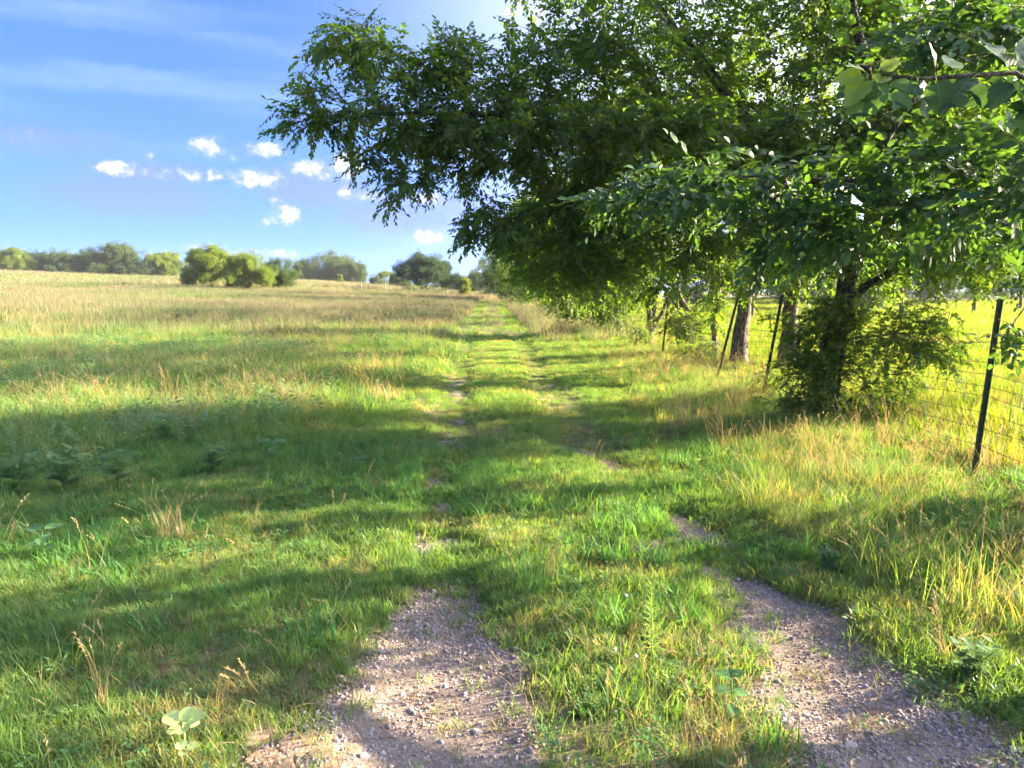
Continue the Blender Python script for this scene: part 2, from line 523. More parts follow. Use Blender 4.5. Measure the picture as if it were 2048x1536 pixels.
def frame_from(dirv, up=(0, 0, 1)):
    x = np.asarray(dirv, float)
    x = x / np.linalg.norm(x)
    up = np.asarray(up, float)
    y = np.cross(up, x)
    if np.linalg.norm(y) < 1e-4:
        y = np.cross((0, 1.0, 0), x)
    y /= np.linalg.norm(y)
    z = np.cross(x, y)
    return np.stack([x, y, z], 1)     # columns


def ovate(mb, p, fr, L, W, fold=.15, curl=.2, mi=0):
    """an ovate leaf, pointed, folded at the midrib; x along the leaf"""
    xs = [0, .18, .5, .8, 1.0]
    ws = [.0, .72, 1.0, .55, 0]
    V, Fs = [], []
    mid = []
    for t in xs:
        mid.append((t * L, 0, -curl * L * t * t))
    V.append(mid[0]); V.append(mid[4])
    ids = {}
    for k in (1, 2, 3):
        t = xs[k]
        z = mid[k][2]
        i0 = len(V)
        V += [mid[k], (t * L, ws[k] * W / 2, z + fold * W * ws[k]), (t * L, -ws[k] * W / 2, z + fold * W * ws[k])]
        ids[k] = (i0, i0 + 1, i0 + 2)
    Fs += [(0, ids[1][0], ids[1][1]), (0, ids[1][2], ids[1][0])]
    for k in (1, 2):
        a_, b_ = ids[k], ids[k + 1]
        Fs += [(a_[0], b_[0], b_[1], a_[1]), (a_[0], a_[2], b_[2], b_[0])]
    Fs += [(ids[3][0], 1, ids[3][1]), (ids[3][0], ids[3][2], 1)]
    V = np.asarray(V) @ fr.T + np.asarray(p)
    mb.add(V, Fs, mi)


def simple_leaf(mb, p, fr, L, W, curl=.15, mi=0):
    V = np.array([(0, 0, 0), (L * .45, W / 2, .06 * L), (L * .45, -W / 2, .06 * L), (L, 0, -curl * L)])
    mb.add(V @ fr.T + np.asarray(p), [(0, 2, 3, 1)], mi)


def blade(mb, p, azm, h, w_, lean, seg=3, mi=0, twist=0.0):
    dx, dy = math.cos(azm), math.sin(azm)
    px_, py_ = -math.sin(azm + twist), math.cos(azm + twist)
    V, Fs = [], []
    for i in range(seg + 1):
        t = i / seg
        o = lean * h * t ** 1.8
        z = h * t * (1 - .38 * lean * t)
        ww = w_ * (1 - t ** 1.6) / 2
        c = (p[0] + dx * o, p[1] + dy * o, p[2] + z)
        if i < seg:
            V += [(c[0] + px_ * ww, c[1] + py_ * ww, c[2]), (c[0] - px_ * ww, c[1] - py_ * ww, c[2])]
        else:
            V.append(c)
    for i in range(seg - 1):
        Fs.append((2 * i, 2 * i + 1, 2 * i + 3, 2 * i + 2))
    k = 2 * (seg - 1)
    Fs.append((k, k + 1, k + 2))
    mb.add(V, Fs, mi)


# ------------------------------------------------------------------ scatter by geometry nodes
def library(name, meshes):
    c = bpy.data.collections.new(name)
    for i, me in enumerate(meshes):
        o = bpy.data.objects.new('%s_%02d' % (name, i), me)
        c.objects.link(o)
    return c


def gn_group(coll):
    g = bpy.data.node_groups.new('scatter_' + coll.name, 'GeometryNodeTree')
    g.interface.new_socket('Geometry', in_out='INPUT', socket_type='NodeSocketGeometry')
    g.interface.new_socket('Geometry', in_out='OUTPUT', socket_type='NodeSocketGeometry')
    N, L = g.nodes, g.links
    gi, go = N.new('NodeGroupInput'), N.new('NodeGroupOutput')
    ci = N.new('GeometryNodeCollectionInfo')
    ci.inputs['Collection'].default_value = coll
    ci.inputs['Separate Children'].default_value = True
    ci.inputs['Reset Children'].default_value = True
    ip = N.new('GeometryNodeInstanceOnPoints')
    ip.inputs['Pick Instance'].default_value = True

    def attr(nm, dt):
        a = N.new('GeometryNodeInputNamedAttribute')
        a.data_type = dt
        a.inputs['Name'].default_value = nm
        return a.outputs['Attribute']
    e = N.new('FunctionNodeEulerToRotation')
    L.new(gi.outputs[0], ip.inputs['Points'])
    L.new(ci.outputs[0], ip.inputs['Instance'])
    L.new(attr('idx', 'INT'), ip.inputs['Instance Index'])
    L.new(attr('rot', 'FLOAT_VECTOR'), e.inputs[0])
    L.new(e.outputs[0], ip.inputs['Rotation'])
    L.new(attr('scl', 'FLOAT_VECTOR'), ip.inputs['Scale'])
    L.new(ip.outputs[0], go.inputs[0])
    return g


_groups = {}


def scatter(name, coll, P, rot, scl, idx=None, parent=None, **kw):
    n = len(P)
    me = bpy.data.meshes.new(name)
    me.vertices.add(n)
    me.vertices.foreach_set('co', np.asarray(P, np.float32).ravel())
    if idx is None:
        idx = rng.integers(0, len(coll.objects), n)
    scl = np.asarray(scl, np.float32)
    if scl.ndim == 1:
        scl = np.repeat(scl[:, None], 3, 1)
    me.attributes.new('idx', 'INT', 'POINT').data.foreach_set('value', np.asarray(idx, np.int32))
    me.attributes.new('rot', 'FLOAT_VECTOR', 'POINT').data.foreach_set('vector', np.asarray(rot, np.float32).ravel())
    me.attributes.new('scl', 'FLOAT_VECTOR', 'POINT').data.foreach_set('vector', scl.ravel())
    me.update()
    o = obj(name, me, parent, **kw)
    if coll.name not in _groups:
        _groups[coll.name] = gn_group(coll)
    md = o.modifiers.new('scatter', 'NODES')
    md.node_group = _groups[coll.name]
    return o


# ---- tuft libraries
def tuft(n, rad, h0, h1, w_, lean, seg=3, mi=0, mb=None, r=None):
    mb = mb or MB()
    for i in range(n):
        a_ = r.random() * 6.283
        q = rad * math.sqrt(r.random())
        t = r.random() * 6.283
        h = r.uniform(h0, h1)
        blade(mb, (q * math.cos(t), q * math.sin(t), -.01), a_, h, w_ * r.uniform(.7, 1.3), r.uniform(.2, 1.0) * lean, seg, mi, r.uniform(-.6, .6))
    return mb


def stalk(mb, p, azm, h, lean, mi=0, head=True, r=random, w_=.0035):
    blade(mb, p, azm, h, w_, lean, 4, mi)
    blade(mb, p, azm, h, w_, lean, 4, mi, 1.57)
    if head:
        dx, dy = math.cos(azm), math.sin(azm)
        for k in range(12):
            t = .72 + .28 * k / 12
            o = lean * h * t ** 1.8
            z = h * t * (1 - .38 * lean * t)
            a_ = r.random() * 6.283
            fr = frame_from((math.cos(a_) * .6 + dx * .6, math.sin(a_) * .6 + dy * .6, .7))
            simple_leaf(mb, (p[0] + dx * o, p[1] + dy * o, p[2] + z), fr, .012 + .010 * r.random(), .0045, .1, mi)


def make_lib_grass():
    r = random.Random(1)
    L = {}
    L['short'] = library('short_tuft', [tuft(15, .055, .05, .12, .0055, .9, 3, r=r).mesh('short_tuft', [M['grass']]) for _ in range(5)])
    L['lush'] = library('lush_tuft', [tuft(14, .05, .10, .20, .0075, .9, 4, r=r).mesh('lush_tuft', [M['lush']]) for _ in range(4)])
    L['long'] = library('long_tuft', [tuft(20, .07, .10, .34, .005, 1.25, 4, r=r).mesh('long_tuft', [M['grass']]) for _ in range(4)])
    L['mid'] = library('mid_tuft', [tuft(34, .16, .07, .16, .008, .85, 3, r=r).mesh('mid_tuft', [M['grass']]) for _ in range(5)])
    L['midlong'] = library('midlong_tuft', [tuft(30, .15, .16, .36, .008, .8, 3, r=r).mesh('midlong_tuft', [M['grass']]) for _ in range(4)])
    L['pasture'] = library('pasture_tuft', [tuft(34, .2, .12, .30, .010, .7, 3, r=r).mesh('pasture_tuft', [M['pasture']]) for _ in range(4)])
    L['pasture_far'] = library('pasture_clump', [tuft(44, .6, .18, .4, .022, .7, 2, r=r).mesh('pasture_clump', [M['pasture']]) for _ in range(4)])
    L['litter'] = library('litter', [tuft(12, .07, .03, .09, .004, 2.2, 3, r=r).mesh('litter', [M['litter']]) for _ in range(4)])
    dry = []
    for _ in range(5):
        mb = MB()
        tuft(8, .05, .1, .25, .004, .8, 3, r=r, mb=mb)
        for k in range(7):
            t = r.random() * 6.283
            stalk(mb, (.05 * math.cos(t), .05 * math.sin(t), 0), r.random() * 6.283, r.uniform(.28, .62), r.uniform(.1, .7), 0, True, r)
        dry.append(mb.mesh('dry_stalks', [M['dry']]))
    L['dry'] = library('dry_stalks', dry)
    wisp = []
    for _ in range(4):
        mb = MB()
        for k in range(3):
            t = r.random() * 6.283
            stalk(mb, (.03 * math.cos(t), .03 * math.sin(t), 0), r.random() * 6.283, r.uniform(.15, .36), r.uniform(.2, .9), 0, r.random() < .6, r, .0026)
        wisp.append(mb.mesh('wispy_stalks', [M['dry']]))
    L['wisp'] = library('wispy_stalks', wisp)
    L['straw'] = library('straw_clump', [tuft(46, .45, .3, .7, .014, .45, 2, r=r).mesh('straw_clump', [M['strawmix']]) for _ in range(5)])
    L['straw_far'] = library('straw_far', [tuft(50, 1.1, .35, .75, .035, .4, 2, r=r).mesh('straw_far', [M['strawmix']]) for _ in range(4)])
    L['green_far'] = library('green_far', [tuft(50, 1.0, .2, .45, .04, .6, 2, r=r).mesh('green_far', [M['grass']]) for _ in range(4)])
    rag = []
    for _ in range(6):
        mb = MB()
        ragweed_plant(mb, r, .42, 15)
        rag.append(mb.mesh('ragweed', [M['ragweed']]))
    L['rag'] = library('ragweed', rag)
    fb = []
    for _ in range(5):
        mb = MB()
        for k in range(13):
            a_ = r.random() * 6.283
            q = .07 * math.sqrt(r.random())
            fr = frame_from((math.cos(a_), math.sin(a_), r.uniform(.1, .9)))
            ovate(mb, (q * math.cos(a_), q * math.sin(a_), r.uniform(.015, .07)), fr, r.uniform(.02, .045), r.uniform(.013, .026), .12, .25)
        fb.append(mb.mesh('broadleaf', [M['forb']]))
    L['forb'] = library('broadleaf', fb)
    dk = []
    for _ in range(3):                       # dock-like rosettes with long leaves
        mb = MB()
        for k in range(9):
            a_ = k * 2.4 + r.random()
            fr = frame_from((math.cos(a_), math.sin(a_), r.uniform(.5, 1.3)))
            ovate(mb, (0, 0, .0), fr, r.uniform(.10, .17), r.uniform(.03, .045), .2, .45)
        dk.append(mb.mesh('rosette', [M['lush']]))
    L['rosette'] = library('rosette', dk)
    st = []
    for k in range(6):
        import bmesh
        bm = bmesh.new()
        bmesh.ops.create_icosphere(bm, subdivisions=2, radius=1)
        s3 = (r.uniform(.8, 1.2), r.uniform(.6, 1.0), r.uniform(.45, .8))
        pl = [(np.array([r.gauss(0, 1) for _ in range(3)]), r.uniform(.55, .9)) for _ in range(7)]
        for v in bm.verts:
            c = np.array(v.co)
            for nrm, dd in pl:
                nn = nrm / np.linalg.norm(nrm)
                e = c @ nn - dd
                if e > 0:
                    c = c - nn * e
            v.co = (c[0] * s3[0], c[1] * s3[1], c[2] * s3[2])
        me = bpy.data.meshes.new('stone')
        bm.to_mesh(me)
        bm.free()
        me.materials.append(M['stone'])
        st.append(me)
    L['stone'] = library('stone', st)
    return L


def pinnate(mb, p, fr, L, mi=0, r=random):
    V, Fs = [], []

    def tri(a_, b_, c_):
        o = len(V)
        V.extend([a_, b_, c_])
        Fs.append((o, o + 1, o + 2))
    curl = r.uniform(.15, .45)
    zz = lambda x: -curl * L * (x / L) ** 2
    tri((0, .004, 0), (0, -.004, 0), (L, 0, zz(L)))
    for k in range(5):
        x = L * (.2 + .16 * k)
        l = L * (.42 - .06 * k) * r.uniform(.85, 1.15)
        for s in (-1, 1):
            tri((x - .007, 0, zz(x)), (x + .009, 0, zz(x)), (x + l * .55, s * l * .8, zz(x) + .02 * L))
            tri((x + l * .2, s * l * .3, zz(x)), (x + l * .34, s * l * .42, zz(x)), (x + l * .62, s * l * .36, zz(x)))
    V = np.asarray(V) @ fr.T + np.asarray(p)
    mb.add(V, Fs, mi)


def ragweed_plant(mb, r, H, n, mi=0, spread=.16):
    ns = 3
    for s in range(ns):
        a0 = r.random() * 6.283
        lean = r.uniform(.1, .5)
        hh = H * r.uniform(.75, 1.1)
        blade(mb, (0, 0, 0), a0, hh, .008, lean, 3, mi)
        for k in range(n // ns + 1):
            t = .2 + .8 * k / (n / ns)
            o = lean * hh * t ** 1.8
            p = (math.cos(a0) * o, math.sin(a0) * o, hh * t * (1 - .38 * lean * t))
            a_ = k * 2.4 + r.random()
            fr = frame_from((math.cos(a_), math.sin(a_), r.uniform(.2, .8)))
            pinnate(mb, p, fr, H * r.uniform(.26, .42) * (1.15 - .5 * t), mi, r)


LIB = make_lib_grass()

# ------------------------------------------------------------------ ground
def axis(fine_lo, fine_hi, step, lo, hi, grow=1.09):
    a_ = list(np.arange(fine_lo, fine_hi + 1e-6, step))
    s, v = step, fine_lo
    left = []
    while v > lo:
        s *= grow
        v -= s
        left.append(v)
    s, v = step, a_[-1]
    right = []
    while v < hi:
        s *= grow
        v += s
        right.append(v)
    return np.array(left[::-1] + a_ + right)


def grid_mesh(name, xs, ys, zf, m, smooth=True):
    X, Y = np.meshgrid(xs, ys)
    Z = zf(X, Y)
    V = np.stack([X, Y, Z], -1).reshape(-1, 3)
    ny, nx = X.shape
    i = (np.arange(ny - 1)[:, None] * nx + np.arange(nx - 1)[None]).ravel()
    Fq = np.stack([i, i + 1, i + nx + 1, i + nx], 1)
    me = bpy.data.meshes.new(name)
    me.vertices.add(len(V))
    me.vertices.foreach_set('co', V.astype(np.float32).ravel())
    me.loops.add(len(Fq) * 4)
    me.loops.foreach_set('vertex_index', Fq.astype(np.int32).ravel())
    me.polygons.add(len(Fq))
    me.polygons.foreach_set('loop_start', np.arange(0, len(Fq) * 4, 4, dtype=np.int32))
    me.polygons.foreach_set('loop_total', np.full(len(Fq), 4, np.int32))
    me.materials.append(m)
    me.polygons.foreach_set('use_smooth', np.full(len(Fq), smooth))
    me.update(calc_edges=True)
    return me


gx = axis(-6, 7, .09, -1800, 1800, 1.07)
gy = axis(1.2, 14, .09, -60, 2200, 1.06)
obj('ground', grid_mesh('ground', gx, gy, terrain, M['ground']), kind='structure', label='rolling meadow ground under the grass')


def track_mesh(name, fx):
    ys = np.arange(-3, 16, .07)
    us = np.linspace(-.75, .75, 22)
    U, Y = np.meshgrid(us, ys)
    X = fx(Y) + U
    Z = terrain(X, Y) + .03 * (np.minimum(bare(X, Y), .8) - .5) - .03 * sst(np.abs(U), .45, .7) + (vnoise(X, Y, 9, 4) - .5) * .006
    V = np.stack([X, Y, Z], -1).reshape(-1, 3)
    ny, nx = X.shape
    i = (np.arange(ny - 1)[:, None] * nx + np.arange(nx - 1)[None]).ravel()
    mb = MB()
    mb.v = [tuple(p) for p in V]
    mb.f = [tuple(q) for q in np.stack([i, i + 1, i + nx + 1, i + nx], 1)]
    return mb.mesh(name, [M['soil']], True)


obj('wheel_track', track_mesh('wheel_track', rutL), kind='structure', label='left wheel rut of bare pale soil and gravel')
obj('wheel_track', track_mesh('wheel_track', rutR), kind='structure', label='right wheel rut of bare pale soil and gravel')


# ------------------------------------------------------------------ scattering over the ground
def samp(y0, y1, dens, k=.72, m=1.4):
    area = k * (y1 * y1 - y0 * y0) + 2 * m * (y1 - y0)
    n = int(dens * area)
    ys = []
    while len(ys) < n:
        y = rng.uniform(y0, y1, n * 2)
        keep = rng.random(n * 2) < (k * y + m) / (k * y1 + m)
        ys.extend(y[keep])
    y = np.array(ys[:n])
    x = rng.uniform(-1, 1, n) * (k * y + m)
    return x, y


def strew(name, lib, x, y, s, sz=None, tilt=.18, dz=0.0, **kw):
    n = len(x)
    P = np.stack([x, y, terrain(x, y) + dz], 1)
    rot = np.stack([rng.normal(0, tilt, n), rng.normal(0, tilt, n), rng.uniform(0, 6.283, n)], 1)
    s = np.broadcast_to(np.asarray(s, float), (n,)) * rng.uniform(.75, 1.25, n)
    scl = np.stack([s, s, s * (sz if sz is not None else 1)], 1)
    return scatter(name, LIB[lib], P, rot, scl, kind='stuff', **kw)


def field_mask(x, y):
    """weedy meadow left of the track"""
    bx = np.interp(y, [0, 5, 6.5, 8, 11, 15, 25, 60, 120], [-9, -5, -4.2, -3.2, -2.6, -2.0, -2.4, -3.6, -5.5])
    return sst(x + (fbm(x, y, .5, 77) - .5) * 1.6, bx + .9, bx - .9)


def verge_mask(x, y):
    """long grass between the right rut and the fence"""
    bx = np.interp(y, [0, 3, 5, 8, 12, 20, 60], [2.0, 2.05, 1.9, 1.9, 1.9, 1.5, 1.0])
    return sst(x + (fbm(x, y, .8, 78) - .5) * .8, bx - .25, bx + .35) * sst(x, fence_x(y) + 1.3, fence_x(y) + .3)


def past_mask(x, y): return sst(x, fence_x(y) + .2, fence_x(y) + 1.0)


def keep(mask): return rng.random(len(mask)) < mask


# near, 2.2 - 7 m
x, y = samp(1.9, 7.5, 1350)
fm, vm, pm, br = field_mask(x, y), verge_mask(x, y), past_mask(x, y), bare(x, y)
patch = fbm(x, y, 1.1, 41)
med = (np.abs(x - (rutL(y) + rutR(y)) / 2) < .6) & (y < 3.6)
ok = keep((1 - br) ** 2 * (1 - .72 * vm) * (1 - pm) * np.where(med, .35, 1) * (.55 + .45 * sst(patch, .35, .55)))
strew('grass', 'short', x[ok], y[ok], .42 + .85 * fbm(x[ok], y[ok], 1.4, 42), label='short green grass covering the near track and verge')
x, y = samp(1.9, 8, 100)
ok = keep((1 - bare(x, y)) ** 2 * sst(fbm(x, y, .9, 44), .5, .62) * (1 - past_mask(x, y)))
strew('lush_grass', 'lush', x[ok], y[ok], 1.0, label='lusher broad-bladed grass tufts in the shade')
x, y = samp(1.9, 8, 210)
ok = keep((1 - bare(x, y)) * (.12 + .5 * sst(fbm(x, y, 1.1, 45), .46, .64)) * (1 - verge_mask(x, y)) * (1 - past_mask(x, y)))
strew('clover', 'forb', x[ok], y[ok], .72, label='low broad-leaved weeds among the near grass')
x, y = samp(1.9, 8, 6)
ok = keep((1 - bare(x, y)) ** 2 * (1 - past_mask(x, y)))
strew('dock', 'rosette', x[ok], y[ok], .5, label='upright leafy weeds in the near grass')
x, y = samp(1.9, 9, 200)
ok = keep(verge_mask(x, y) * (1 - bare(x, y)))
strew('verge_grass', 'long', x[ok], y[ok], (.35 + .8 * fbm(x[ok], y[ok], 1.2, 48)) * (1 - .4 * sst(x[ok], 2.9, 3.8)), label='long grass on the bank below the fence')
x, y = samp(1.9, 9, 230)
ok = keep((1 - .55 * bare(x, y)) * np.clip(.2 + sst(fbm(x, y, 1.3, 46), .42, .62), 0, 1) * .85)
strew('dead_grass', 'litter', x[ok], y[ok], 1.0, label='dead grass litter lying between the green blades')
x, y = samp(1.9, 9, 17)
ok = keep((1 - .9 * bare(x, y)) * (.25 + .8 * verge_mask(x, y)) * sst(fbm(x, y, .8, 47), .4, .6))
strew('dry_stalks', 'wisp', x[ok], y[ok], 1.0, label='wispy dry seed stalks over the near grass')
x, y = samp(1.9, 12, 20)
ok = keep(verge_mask(x, y) * (.15 + .85 * sst(fbm(x, y, 1.1, 43), .44, .6)) * (1 - bare(x, y)))
strew('verge_straw', 'dry', x[ok], y[ok], .5 + .3 * rng.random(ok.sum()), tilt=.45, label='tangled straw on the bank below the fence')
x, y = samp(1.9, 8, 9)
ok = keep(verge_mask(x, y) * sst(fbm(x, y, .9, 40), .48, .6))
strew('verge_weeds', 'rag', x[ok], y[ok], .4, label='small feathery weeds on the bank below the fence')
# sparse sprigs on the gravel
x, y = samp(1.9, 9, 260)
br = bare(x, y)
ok = keep(sst(br, .1, .45) * sst(br, 1.02, .6) * .95 + sst(br, .5, .9) * .13 + sst(br, .5, .9) * sst(fbm(x, y, 2.2, 49), .52, .66) * .4)
strew('sprigs', 'short', x[ok], y[ok], .42 + .35 * rng.random(ok.sum()), label='sparse grass sprigs on the gravel ruts')
# weeds on the strip between the ruts, close by
x, y = samp(1.9, 3.6, 260)
mid = (rutL(y) + rutR(y)) / 2
ok = keep(sst(np.abs(x - mid - .1), .5, .25) * .55)
strew('median_weeds', 'wisp', x[ok], y[ok], .6, label='dry wispy weeds between the two gravel ruts')
x, y = samp(1.9, 3.9, 200)
mid = (rutL(y) + rutR(y)) / 2
ok = keep(sst(np.abs(x - mid - .1), .55, .3) * .4)
strew('median_grass', 'long', x[ok], y[ok], .34, label='green grass between the two gravel ruts')

# middle distance, 7 - 26 m
x, y = samp(7, 27, 125)
fm, vm, pm, br = field_mask(x, y), verge_mask(x, y), past_mask(x, y), bare(x, y)
ok = keep((1 - br) * (1 - .7 * fm) * (1 - .5 * vm) * (1 - pm))
strew('track_grass', 'mid', x[ok], y[ok], (.36 + .66 * fbm(x[ok], y[ok], .9, 51)) * (1 - .45 * sst(rut_dist(x[ok], y[ok]), .45, .2)), label='bright grass along the middle of the track')
x, y = samp(7, 30, 60)
vm = verge_mask(x, y)
ok = keep(np.clip(vm * .6 + field_mask(x, y) * .6, 0, 1))
strew('rough_grass', 'midlong', x[ok], y[ok], .9 - .3 * vm[ok], label='rough long grass at both sides of the track')
x, y = samp(6.0, 30, 46)
ok = keep(field_mask(x, y) * np.clip(.12 + sst(fbm(x, y, .3, 52), .40, .62), 0, 1) * sst(y, 30, 22))
strew('ragweed_stand', 'rag', x[ok], y[ok], .30 + .62 * fbm(x[ok], y[ok], .6, 53) ** 1.2, tilt=.14, label='stand of feathery grey-green ragweed left of the track')
x, y = samp(6.5, 34, 10)
ok = keep(np.clip(field_mask(x, y) * (.12 + .8 * sst(fbm(x, y, .45, 54), .47, .64)) + .7 * verge_mask(x, y) * sst(fbm(x, y, .5, 55), .45, .6), 0, 1))
strew('dry_tufts', 'dry', x[ok], y[ok], 1.0, label='dry straw-coloured seed stalks above the weeds')
x, y = samp(7, 20, 14)
ok = keep((1 - field_mask(x, y)) * (1 - past_mask(x, y)) * (1 - bare(x, y)) * sst(fbm(x, y, .6, 57), .5, .62))
strew('thin_stalks', 'wisp', x[ok], y[ok], 1.0, label='thin dry stalks along the track')

x, y = samp(2.4, 9, 60)
ok = keep((x < rutL(y) - .5) * (1 - bare(x, y)) * sst(fbm(x, y, 1.0, 63), .50, .62) * .8)
strew('tall_tufts', 'long', x[ok], y[ok], .5 + .4 * rng.random(ok.sum()), label='taller grass tufts in the grass left of the track')
x, y = samp(6.5, 26, 16)
ok = keep(field_mask(x, y) * sst(fbm(x, y, .6, 64), .46, .6))
strew('meadow_tufts', 'midlong', x[ok], y[ok], 1.25, label='tall green tufts among the weeds left of the track')
# pasture beyond the fence
x, y = samp(4, 30, 50)
ok = keep(past_mask(x, y) * (.35 + .65 * sst(fbm(x, y, 1.3, 59), .36, .55)))
strew('pasture_grass', 'pasture', x[ok], y[ok], .6 + .8 * fbm(x[ok], y[ok], .7, 60), label='sunlit yellow-green pasture grass beyond the fence')
x, y = samp(28, 110, 5)
ok = keep(past_mask(x, y))
strew('pasture_far', 'pasture_far', x[ok], y[ok], 1.0, label='far sunlit pasture beyond the fence')

x, y = samp(5, 40, 8)
ok = keep(past_mask(x, y) * sst(fbm(x, y, .5, 58), .46, .6))
strew('pasture_stalks', 'dry', x[ok], y[ok], .7, label='pale seed stalks standing in the sunlit pasture')
# far field
x, y = samp(24, 85, 10.5)
tr_ = sst(rut_dist(x, y), .75, 1.0)
wood = 1 - past_mask(x, y)
trk = (np.abs(x - (rutL(y) + rutR(y)) / 2) < 1.6)
midstrip = np.abs(x - (rutL(y) + rutR(y)) / 2) < .42
strawm = .2 + .8 * sst(fbm(x, y * 2.2, .045, 61), .32, .48)
ok = keep(wood * np.where(midstrip, .22 * sst(y, 22, 40), np.where(trk, 0, 1) * strawm * (.2 + .8 * sst(y, 27, 48))))
strew('straw_meadow', 'straw', x[ok], y[ok], np.where(midstrip[ok], .5, .95), label='straw-coloured tall grass of the open meadow')
ok = keep(wood * np.where(trk, np.where(midstrip, .2, .55), np.clip(1 - strawm + .6 * sst(y, 48, 27), 0, 1) * .8))
strew('green_meadow', 'midlong', x[ok], y[ok], 1.6, sz=np.where(trk[ok], .35, .75), label='green grass patches of the open meadow')
x, y = samp(80, 270, 1.0, k=.78, m=5)
strawm = .25 + .75 * sst(fbm(x, y * 2.0, .03, 62), .28, .44)
ok = keep((1 - past_mask(x, y)) * strawm)
strew('far_straw', 'straw_far', x[ok], y[ok], 1.0, label='distant pinkish straw grass on the rise')
ok = keep((1 - past_mask(x, y)) * (1 - strawm))
strew('far_green', 'green_far', x[ok], y[ok], 1.0, label='distant green grass bands on the rise')

# gravel on the ruts
x, y = samp(1.9, 5.2, 11500, k=.6, m=.6)
k_ = np.interp(y, [2, 3.2, 4.2, 5.2], [1.0, .9, .5, .2])
ok = keep(bare(x, y) * k_ * (.3 + .7 * sst(fbm(x, y, 1.6, 71), .38, .55)))
s_ = rng.lognormal(math.log(.0042), .5, ok.sum())
strew('gravel', 'stone', x[ok], y[ok], np.clip(s_, .003, .022), tilt=.5, dz=.010, label='pale grey crushed gravel lying in the wheel ruts')


# ------------------------------------------------------------------ trees
def leaf_lobed(mb, L, deep=True, mi=0, r=random):
    """mulberry leaf: heart-shaped or with deep finger lobes, with stalk; lies along +x, origin at the stalk's foot"""
    stalk_l = .3 * L
    if deep:
        out_ = [(0, 0), (-.06, .16), (.05, .34), (.22, .44), (.36, .36), (.34, .2), (.40, .16), (.56, .36), (.74, .40), (.78, .30), (.68, .14), (.86, .12), (1.0, 0)]
    else:
        out_ = [(0, 0), (-.07, .14), (-.02, .28), (.12, .37), (.3, .38), (.48, .33), (.66, .24), (.82, .13), (1.0, 0)]
    fine = []
    for (xa, ya), (xb, yb) in zip(out_[:-1], out_[1:]):
        for t_ in (0, .33, .67):
            k_ = .035 if t_ == .33 else -.012 if t_ else 0
            fine.append((xa + (xb - xa) * t_ + k_ * .6, (ya + (yb - ya) * t_) * (1 + k_ * 1.4) + (.012 if 0 < t_ < .5 and ya + yb > .1 else 0)))
    out_ = fine + [out_[-1]]
    out_ = [(x_, y_ * r.uniform(.97, 1.03)) for x_, y_ in out_]
    curl, fold = r.uniform(.1, .3), r.uniform(.05, .25)
    z = lambda x_, y_: -curl * x_ * x_ + fold * abs(y_) + .02 * math.sin(14 * x_ + 9 * y_)
    V, Fs = [], []
    n = len(out_)
    mids = [(max(0.0, x_), 0) for x_, _ in out_]
    for s in (1, -1):
        o = len(V)
        for (x_, y_), (mx, my) in zip(out_, mids):
            V.append((stalk_l + L * x_, s * L * y_, L * z(x_, y_)))
            mm = min(mx, .97)
            V.append((stalk_l + L * mm, 0, L * z(mm, 0)))
        for i in range(n - 1):
            q = (o + 2 * i, o + 2 * i + 1, o + 2 * i + 3, o + 2 * i + 2)
            Fs.append(q if s < 0 else q[::-1])
    mb.add(V, Fs, mi)
    tube(mb, [(0, 0, 0), (stalk_l * .5, 0, .02 * L), (stalk_l * 1.05, 0, 0)], L * .014, 4, 1 if mi == 0 else mi)


def twig_mesh(name, m, n, L, leaf, wr, droop, r, young=None, kind='ovate'):
    mb = MB()
    pts = [(L * t, 0, -droop * L * t * t) for t in (0, .33, .66, 1)]
    tube(mb, pts, [.0028, .0024, .0018, .0009], 3, 1)
    for k in range(n):
        t = (k + 1) / n
        p = np.array((L * t, 0, -droop * L * t * t))
        s = 1 if k % 2 else -1
        a_ = s * r.uniform(.5, 1.15) * (1 - .55 * t)
        dz = r.uniform(-.75, .15)
        fr = frame_from((math.cos(a_), math.sin(a_), dz), (r.gauss(0, .35), r.gauss(0, .35), 1))
        l = leaf * r.uniform(.7, 1.2) * (1.0 if t < .85 else .75)
        pet = fr[:, 0] * l * .15
        if kind == 'ovate':
            ovate(mb, p + pet, fr, l, l * wr, .12, r.uniform(.05, .35))
        else:
            simple_leaf(mb, p + pet, fr, l, l * wr)
    return mb.mesh(name, [m, M['twig']])


def clump_mesh(name, m, n, rad, leaf, r):
    mb = MB()
    for k in range(n):
        v = np.array([r.gauss(0, 1) for _ in range(3)])
        v /= np.linalg.norm(v)
        p = v * rad * r.random() ** .5
        fr = frame_from((v[0] + r.gauss(0, .5), v[1] + r.gauss(0, .5), v[2] * .5 + r.gauss(0, .4)), (r.gauss(0, .6), r.gauss(0, .6), 1))
        simple_leaf(mb, p, fr, leaf * r.uniform(.6, 1.3), leaf * r.uniform(.45, .7), .2)
    return mb.mesh(name, [m])


